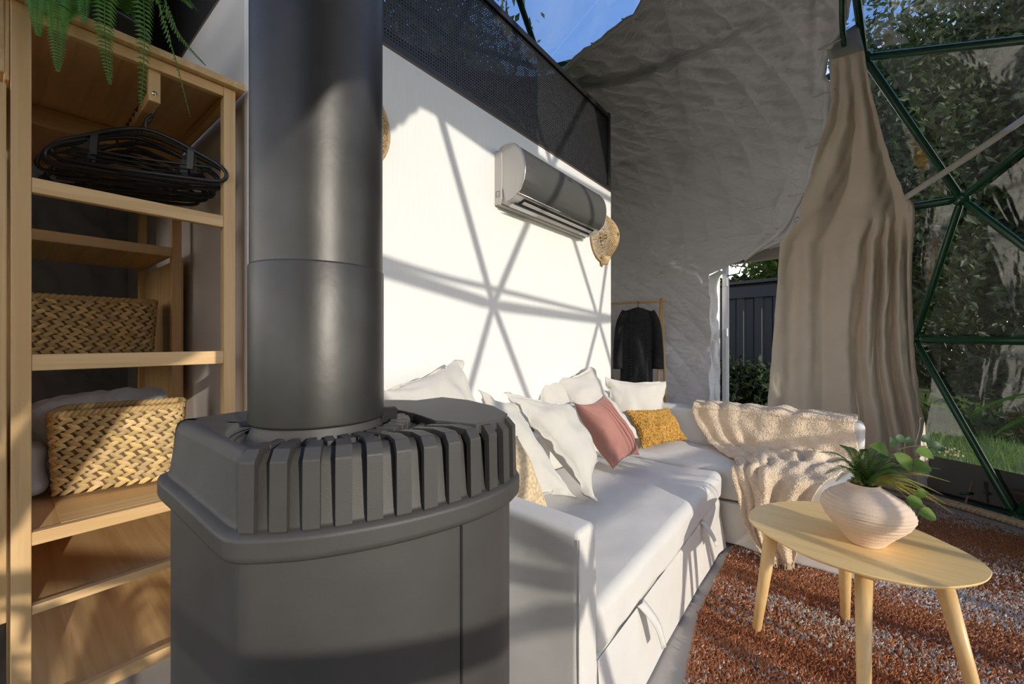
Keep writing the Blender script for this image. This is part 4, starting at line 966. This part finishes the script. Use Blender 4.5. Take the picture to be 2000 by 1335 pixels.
# ---------------------------------------------------------------- woven wall shades
def wshade(c, R_, depth, label, twist=1.3):
    c = np.array(c, float); t = thing('woven_wall_lamp', label, 'lamp', tuple(c), group='round woven wall lamps'); mb = MB()
    def pt(r, a): return c+np.array([depth*(1-r*r)+.002, r*R_*math.sin(a), r*R_*1.02*math.cos(a)])
    for s in (-1, 1):
        for k in range(34):
            a0 = k*2*math.pi/34; mb.tube([pt(r, a0+s*twist*r*.45) for r in np.linspace(.08, 1, 14)], .0026, 4, cap=False)
    for r in np.linspace(.12, 1, 15): mb.tube([pt(r, a) for a in np.linspace(0, 2*math.pi, 48, endpoint=False)], .0022, 4, closed=True)
    o = mb.build('woven_shell', M_cane, t); o['kind'] = 'stuff'
    MB().tube([pt(1, a) for a in np.linspace(0, 2*math.pi, 48, endpoint=False)], .008, 7, closed=True).build('rim', M_cane, t)
    b = c+np.array([.02, 0, -R_*1.02]); MB().tube([b+UP*.03, b, b-UP*.028], [.05, .034, .026], 12).build('neck', M_cane, t)
    MB().tube([c+np.array([-.0, 0, 0]), c+np.array([.03, 0, 0])], .03, 14).build('base', M_cane, t)
wshade((WXP+.012, 2.94, 2.0), .185, .125, 'woven cane wall lamp right of the air conditioner at the wall end')
wshade((WXP+.012, .82, 2.03), .175, .085, 'woven cane wall lamp half hidden behind the stove flue pipe')

# ---------------------------------------------------------------- garment rack and robe
rk = thing('garment_rack', 'bamboo garment rack behind the end of the white wall', 'clothes rack', (-1.75, 4.26, 0))
e1 = at_d(1291, 588, 4.35); yk = e1[1]
MB().tube([(-2.25, yk-.05, e1[2]-.0), (e1[0]+.06, yk, e1[2])], .013, 10).build('top_bar', WX, rk)
for dx, dy in ((-.005, -.16), (.015, .14)):
    MB().tube([(e1[0]+dx*.2, yk, e1[2]+.03), (e1[0]+dx+.01, yk+dy, 0.0)], .016, 8).build('leg', WZ, rk)
for dx, dy in ((-.005, -.16), (.015, .14)):
    MB().tube([(-2.2, yk-.05, e1[2]+.03), (-2.2+dx, yk-.05+dy, 0.0)], .016, 8).build('leg', WZ, rk)
rb = at_d(1246, 600, 4.28); robe = thing('lace_robe', 'long black lace robe on a hanger on the bamboo garment rack', 'robe', tuple(rb))
mb = MB().tube(spline([rb+UP*.035, rb+UP*.05+RT*.012, rb+UP*.062, rb+UP*.05-RT*.014], 12), .003, 6); mb.tube([rb+UP*.035, rb+UP*.0], .003, 6)
mb.tube([rb-RT*.16-UP*.05, rb+UP*.0, rb+RT*.16-UP*.05], .006, 6); mb.build('hanger', M_black, robe)
zs = np.linspace(0, 1, 46); G = []
for z in zs:
    wdt = .055+.115*min(1, z/.07)**.7+.01*z if z < .4 else .170-.012*(z-.4)+.03*max(0, z-.6)
    row = []
    for a in np.linspace(0, 2*math.pi, 40, endpoint=False):
        fold_ = 1+.18*math.sin(a*7+z*3)*min(1, z*2)
        row.append(rb-UP*(.01+1.02*z)-RT*.022*z+RT*wdt*math.cos(a)+FW*.05*math.sin(a)*fold_)
    G.append(row)
MB().grid(np.array(G), closed_v=True).build('body', M_lace, robe)
for s, sh in ((1, 1.0), (-1, .9)):
    pts = [rb-UP*.045+RT*s*.13, rb-UP*.18+RT*s*.185, rb-UP*.42+RT*s*.205, rb-UP*.64+RT*s*(.195+.01)]
    MB().tube(spline(pts, 20), np.linspace(.045, .062, 20)*sh, 14).build('sleeve', M_lace, robe)
mb = MB()
for k in range(30):
    for j in (-1, 1):
        p = rb-UP*(.12+k*.028)+RT*(j*.085-.01)-FW*.052; mb.tube([p-RT*.012, p-FW*.008, p+RT*.012], [.002, .006, .002], 5)
o = mb.build('lace_trim', mat('lace_sheen', (.05, .05, .055), .5), robe); o['kind'] = 'stuff'

# ---------------------------------------------------------------- curtain
cur = thing('linen_curtain', 'beige linen curtain gathered and tied back beside the clear dome panes', 'curtain', (.2, 3.9, .05))
# rows: pixel row -> left, right edge and distance of both; the cloth hangs from the sloping rod, is drawn to the tie and falls to the floor
rows = [ # v, ul, ur, dl, dr
 (92, 1614, 1686, 2.86, 2.80), (124, 1620, 1691, 2.93, 2.83), (200, 1622, 1706, 3.03, 2.89), (245, 1613, 1719, 3.10, 2.94), (288, 1596, 1731, 3.17, 2.99), (340, 1585, 1749, 3.26, 3.04), (392, 1566, 1772, 3.36, 3.09), (427, 1561, 1779, 3.48, 3.10), (448, 1545, 1779, 3.55, 3.10), (472, 1524, 1779, 3.64, 3.10), (540, 1519, 1780, 3.68, 3.11), (620, 1513, 1782, 3.68, 3.12), (700, 1507, 1787, 3.68, 3.13), (780, 1499, 1797, 3.67, 3.14), (860, 1492, 1809, 3.66, 3.15), (940, 1486, 1822, 3.65, 3.17), (1000, 1482, 1832, 3.64, 3.18)]
R_ = np.array(rows, float); tv = np.linspace(0, 1, 260)
v_ = 92+908*tv
ul, ur, dl_, dr2 = [np.interp(v_, R_[:, 0], R_[:, i]) for i in (1, 2, 3, 4)]
ns = 260; s = np.linspace(0, 1, ns); x = s
def ridge(ph, k=1.6):           # cloth fold: round crest, tighter valley
    return (np.abs(np.sin(ph*math.pi)))**k*2-1
sst = lambda a, b, t: (lambda q: q*q*(3-2*q))(np.clip((t-a)/(b-a), 0, 1))
G = np.zeros((260, ns, 3))
for i in range(260):
    v = v_[i]; f = np.clip((v-92)/330, 0, 1); lo_ = sst(400, 520, v)
    # above the tie: a few long drapes that start at the heading and swing right towards the tie
    q = x+.42*f**1.6*(1-x)*(x > -1)
    upper = ridge(q*3.1+.15, 1.3)*(.004+.024*f)*np.clip(x*5, 0, 1)+.008*np.sin(q*17)*f
    # swags sagging between the left edge and the tie
    sw = np.sin(((v-330)/27.0)-7.0*(x-.30)**2*2+x*3.2)*.014*math.exp(-((v-440)/60)**2)*np.exp(-((x-.66)/.22)**2)
    # below: broad smooth pleats on the left, deep folds on the right
    d = (v-470)/530
    left = .026*np.sin((x*4.6+.12*np.sin(v*.005)+.15)*2*math.pi)*np.clip((.52-x)*6, 0, 1)
    xr_ = x+.022*np.sin(v*.008+x*4)+.010*np.sin(v*.019+1)
    right = (ridge(xr_*5.6+.6*np.sin(xr_*7.0+.4)+.9+.25*d, 1.15)*.044+.012*np.sin(xr_*31+3*np.sin(v*.006)))*np.clip((x-.40)*7, 0, 1)*np.clip((1.02-x)*12, .25, 1)*(1-.35*np.clip(d, 0, 1))
    lower = left+right
    dd = dl_[i]*(1-x)+dr2[i]*x-(upper*(1-lo_)+lower*lo_+sw)*min(1, .15+(v-92)/150)+sst(415, 540, v)*.13*np.clip((x-.60)/.40, 0, 1)**1.2
    uu = ul[i]*(1-x)+ur[i]*x
    P = FW+np.outer((uu-1000)/FPX, RT)+UP*(HORIZON-v)/FPX; G[i] = O+P*dd[:, None]
G += (.0035*Wob(7, seed=71)(G))[..., None]*FW
G[..., 2] = np.maximum(G[..., 2], .03)
MB().grid(G).build('cloth', M_curt, cur, solid=.003)
# stiff heading with its eyelet
TLc, TRc, BRc, BLc = at_d(1612, 84, 2.84), at_d(1674, 46, 2.80), at_d(1688, 98, 2.79), at_d(1620, 118, 2.84)
Gh = np.array([[TLc*(1-a)*(1-b)+TRc*a*(1-b)+BRc*a*b+BLc*(1-a)*b for a in np.linspace(0, 1, 8)] for b in np.linspace(0, 1, 6)])
hd_ = MB().grid(Gh).build('heading', M_cush, cur, solid=.006)
hn = np.cross(TRc-TLc, BLc-TLc); hn /= np.linalg.norm(hn); hu = (TRc-TLc)/np.linalg.norm(TRc-TLc); hw_ = np.cross(hn, hu); hc = (TLc+TRc+BRc+BLc)/4
if hn@FW > 0: hn = -hn
MB().tube([hc+hn*.007+.030*(hu*math.cos(a)+hw_*math.sin(a)) for a in np.linspace(0, 2*math.pi, 32, endpoint=False)], .008, 8, closed=True).build('eyelet', M_steel, hd_)
# tie band leading away to the frame
ta_, tb_ = at_d(1768, 386, 3.03), at_d(2075, 180, 2.40)
tdir = (tb_-ta_)/np.linalg.norm(tb_-ta_); Gt = np.array([[ta_+(tb_-ta_)*f-UP*.03*math.sin(f*3.14)*.3+UP*e for e in (-.024, 0, .024)] for f in np.linspace(0, 1, 20)])
MB().grid(Gt).build('tie_band', M_cush, cur, solid=.005)
lp_ = [at_d(u, v, d) for u, v, d in ((1768, 384, 3.03), (1782, 405, 3.05), (1781, 450, 3.10), (1777, 520, 3.20), (1779, 640, 3.26), (1789, 760, 3.27), (1806, 880, 3.29), (1822, 980, 3.31))]
MB().grid(np.array([[p-RT*.022, p-FW*.012, p+RT*.014] for p in spline(lp_, 24)])).build('selvedge', M_curt, cur, solid=.004)
# curtain rails
rodp = [at_d(u, v, d) for u, v, d in ((1646, -140, 2.42), (1645, -40, 2.54), (1645, 40, 2.68), (1648, 84, 2.80), (1652, 130, 3.05), (1640, 220, 3.25), (1622, 290, 3.45))]
rod = thing('curtain_rod', 'green tubular rod that carries the beige curtain down along the lining', 'curtain rod', tuple(rodp[0])); MB().tube(spline(rodp, 40), .0165, 12).build('tube', M_green, rod)
for u, v, d in ((1572, 388, 3.40), (1557, 430, 3.50)):
    c_ = at_d(u, v, d); MB().tube([c_+.026*(RT*math.cos(a)+UP*math.sin(a)) for a in np.linspace(0, 6.283, 20, endpoint=False)], .004, 6, closed=True).build('ring', M_steel, rod)
rp = []
for y_, z_ in ((.70, 1.585), (.98, 1.53), (1.30, 1.495), (1.647, 1.475), (2.2, 1.44), (2.9, 1.398), (3.4, 1.37)):
    for s_ in np.arange(2.0, 3.6, .005):
        p = np.array([WXP+s_, y_-.222*s_, z_+.272*s_])
        if np.linalg.norm(p-DC) > DR-.10: break
    rp.append(p)
rod2 = thing('curtain_rod', 'level green curtain rod running round the sunny side of the dome', 'curtain rod', tuple(rp[0])); MB().tube(spline(rp, 60), .0165, 12).build('tube', M_green, rod2)

# ---------------------------------------------------------------- dome foot: groundsheet skirt, peg, rope, plant
sk = MB(); G = []
for t in np.linspace(-130, 74, 100):
    d_ = np.array([math.cos(rad(t)), math.sin(rad(t)), 0]); b = np.array([DC[0], DC[1], 0]); G.append([b+d_*3.17+UP*(-.1), b+d_*3.185+UP*.10, b+d_*3.20+UP*.27])
MB().grid(np.array(G)).build('skirt', M_skirt, dome)
G1 = hubs[rid(0, 0)]
pg = thing('steel_peg', 'short rusty steel peg clamped to the dome foot behind the vase greenery', 'peg', tuple(at_d(1883, 990, 2.86)))
MB().tube([at_d(1883, 990, 2.86), at_d(1900, 940, 2.90)], .007, 8).build('rod', mat('rusty_steel', (.22, .14, .09), .7), pg)
c_ = at_d(1891, 963, 2.87); MB().tube([c_-RT*.05, c_+RT*.03], .011, 6).build('clamp', M_green, pg)
rope = thing('jute_rope', 'thick twisted jute rope laid along the dome edge beside the rug', 'rope', (DC[0]+2.86*math.cos(rad(55)), DC[1]+2.86*math.sin(rad(55)), 0))
for k in range(3):
    pts = []
    for i in range(700):
        t = rad(12+60*i/699); s_ = 60*i/699*rad(1)*2.88; a = s_/.075*2*math.pi+k*2.094
        r_ = 2.875+.013*math.cos(a); pts.append((DC[0]+r_*math.cos(t), DC[1]+r_*math.sin(t), .029+.013*math.sin(a)))
    MB().tube(pts, .0145, 7).build('strand', M_rope, rope)
def arching_plant(loc, h, n, L, label, potr=.12, seed=0, upz=.5):
    t = thing('potted_palm', label, 'plant', loc); q = random.Random(seed); l = np.array(loc)
    P = lathe_pts([(.001, l[2]+.002), (potr*.75, l[2]+.002), (potr, l[2]+.22), (potr*1.04, l[2]+.22), (potr*1.04, l[2]+.24), (potr*.9, l[2]+.24), (potr*.88, l[2]+.2), (.001, l[2]+.2)], l, 28); MB().grid(P, closed_v=True).build('pot', mat('pot_clay', (.30, .28, .25), .8), t)
    MB().tube([l+UP*.2, l+UP*h], [.018, .012], 8).build('trunk', M_bark, t)
    for k in range(n):
        a = k*2.4+q.uniform(-.3, .3); hh = h*q.uniform(.75, 1.0); o_ = l+UP*hh; d_ = np.array([math.cos(a), math.sin(a), 0]); e = L*q.uniform(.8, 1.15)
        S_ = spline([o_, o_+d_*e*.4+UP*e*upz*.7, o_+d_*e*.8+UP*e*upz*.5, o_+d_*e*1.05+UP*e*(upz-.45)], 12); sd = np.array([-d_[1], d_[0], 0]); w_ = np.sin(np.linspace(.25, 3.1, 12))**.7*.022*e/.4
        MB().grid(np.array([[p-sd*w1_+UP*.004, p, p+sd*w1_+UP*.004] for p, w1_ in zip(S_, w_)])).build('leaf', M_fern, t)
    return t
arching_plant((1.02, 3.30, 0), .80, 22, .40, 'arching green palm whose leaf tips enter the picture at the right edge', seed=3)
arching_plant((.95, -.42, 0), 1.15, 26, .42, 'tall arching palm standing behind the photographer near the clear panes', seed=8, upz=.3)

# ---------------------------------------------------------------- outdoors
bl = MB(); n = 42000; x = rng.uniform(-2.5, 7.5, n); y = rng.uniform(3.6, 13, n); ok = (x-DC[0])**2+(y-DC[1])**2 > 3.3**2; x, y = x[ok], y[ok]; n = len(x)
h = rng.uniform(.05, .13, n); a = rng.uniform(0, 6.28, n); b = np.c_[x, y, 0*x-.12]; w_ = np.c_[np.cos(a), np.sin(a), 0*a]*.006; ln = np.c_[rng.normal(0, .03, n), rng.normal(0, .03, n), h]
bl.addbulk(np.stack([b-w_, b+w_, b+ln], 1), [(0, 1, 2)]); o = bl.build('lawn_grass', M_blade, smooth=False); setup(o, 'green lawn grass growing outside the clear dome panes', 'grass', kind='stuff')
T = [((.65, 9.6, -.12), 6.6, 1.25, 26000, .075, 'leafy tree behind the lawn right of the curtain, nearest the hub'),
     ((2.75, 10.6, -.12), 8.2, 1.6, 34000, .08, 'tall broad tree behind the lawn at the far right of the panes'),
     ((6.0, 12.6, -.12), 8.0, 2.0, 9000, .17, 'large tree standing furthest right outside the dome'),
     ((1.9, 14.6, -.12), 9.5, 2.2, 26000, .11, 'tallest dark tree between and behind the two nearer lawn trees'),
     ((-.75, 13.4, -.12), 5.4, 1.35, 16000, .08, 'green tree rising above the navy container in the doorway'),
     ((-4.9, 13.2, -.12), 6.4, 1.6, 12000, .1, 'leafy tree behind the left end of the navy container'),
     ((-6.9, 5.9, -.12), 9.6, 2.2, 20000, .10, 'tall tree seen through the skylight beside the loft railing'),
     ((-8.8, 2.0, -.12), 9.0, 2.2, 16000, .11, 'tall tree behind the loft seen through the perforated railing')]
M_tree2 = mat('sunny_tree_leaf', (.13, .20, .035), .55, var=.5, vscale=1.5, trans=.35)  # brighter copy of the tree leaf, sunlight put into its colour
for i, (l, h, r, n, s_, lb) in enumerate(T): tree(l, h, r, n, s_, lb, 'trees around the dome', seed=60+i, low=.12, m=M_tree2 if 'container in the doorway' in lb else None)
hedge = thing('boundary_hedge', 'long dense dark hedge closing the lawn behind the trees', 'hedge', (1.5, 16.4, -.12))
hb = MB(); nh = 42000; q_ = np.random.default_rng(91); c_ = np.c_[q_.uniform(-9, 13, nh), 16.4+q_.uniform(-.8, .8, nh), q_.uniform(-.1, 3.4, nh)]; c_[:, 1] += .5*np.sin(c_[:, 0]*1.3)
a_ = q_.normal(size=(nh, 3)); a_ /= np.linalg.norm(a_, axis=1)[:, None]; b_ = np.cross(a_, q_.normal(size=(nh, 3))); b_ /= np.linalg.norm(b_, axis=1)[:, None]; s__ = .14*q_.uniform(.6, 1.3, (nh, 1))
hb.addbulk(np.stack([c_-a_*s__, c_+b_*s__*.5, c_+a_*s__, c_-b_*s__*.5], 1), [(0, 1, 2, 3)]); o = hb.build('foliage', M_tree, hedge, smooth=False); o['kind'] = 'stuff'
hs = MB()
for i in range(22): hs.tube([(-9+i, 16.4, -.12), (-9+i+.1, 16.4, 1.6)], [.05, .02], 6)
o = hs.build('stems', M_bark, hedge); o['kind'] = 'stuff'
S_ = [((-.95, 6.6, -.12), 1.0, .55, 2200, 'dark shrub in front of the container on the left of the doorway'), ((-1.75, 6.75, -.12), 1.1, .5, 1800, 'dark shrub in front of the container behind the door jamb'), ((-.1, 6.5, -.12), .9, .5, 1800, 'low dark shrub in front of the container behind the curtain'),
      ((1.9, 8.4, -.12), 1.5, .8, 2600, 'sunlit bush on the lawn behind the lower right panes'), ((3.0, 9.4, -.12), 1.9, 1.0, 3000, 'larger bush on the lawn beneath the tall broad tree')]
for i, (l, h, r, n, lb) in enumerate(S_): tree(l, h, r, n, .06, lb, 'shrubs around the dome', seed=80+i, cat='shrub', trunk=.02, name='garden_shrub', low=-.1)
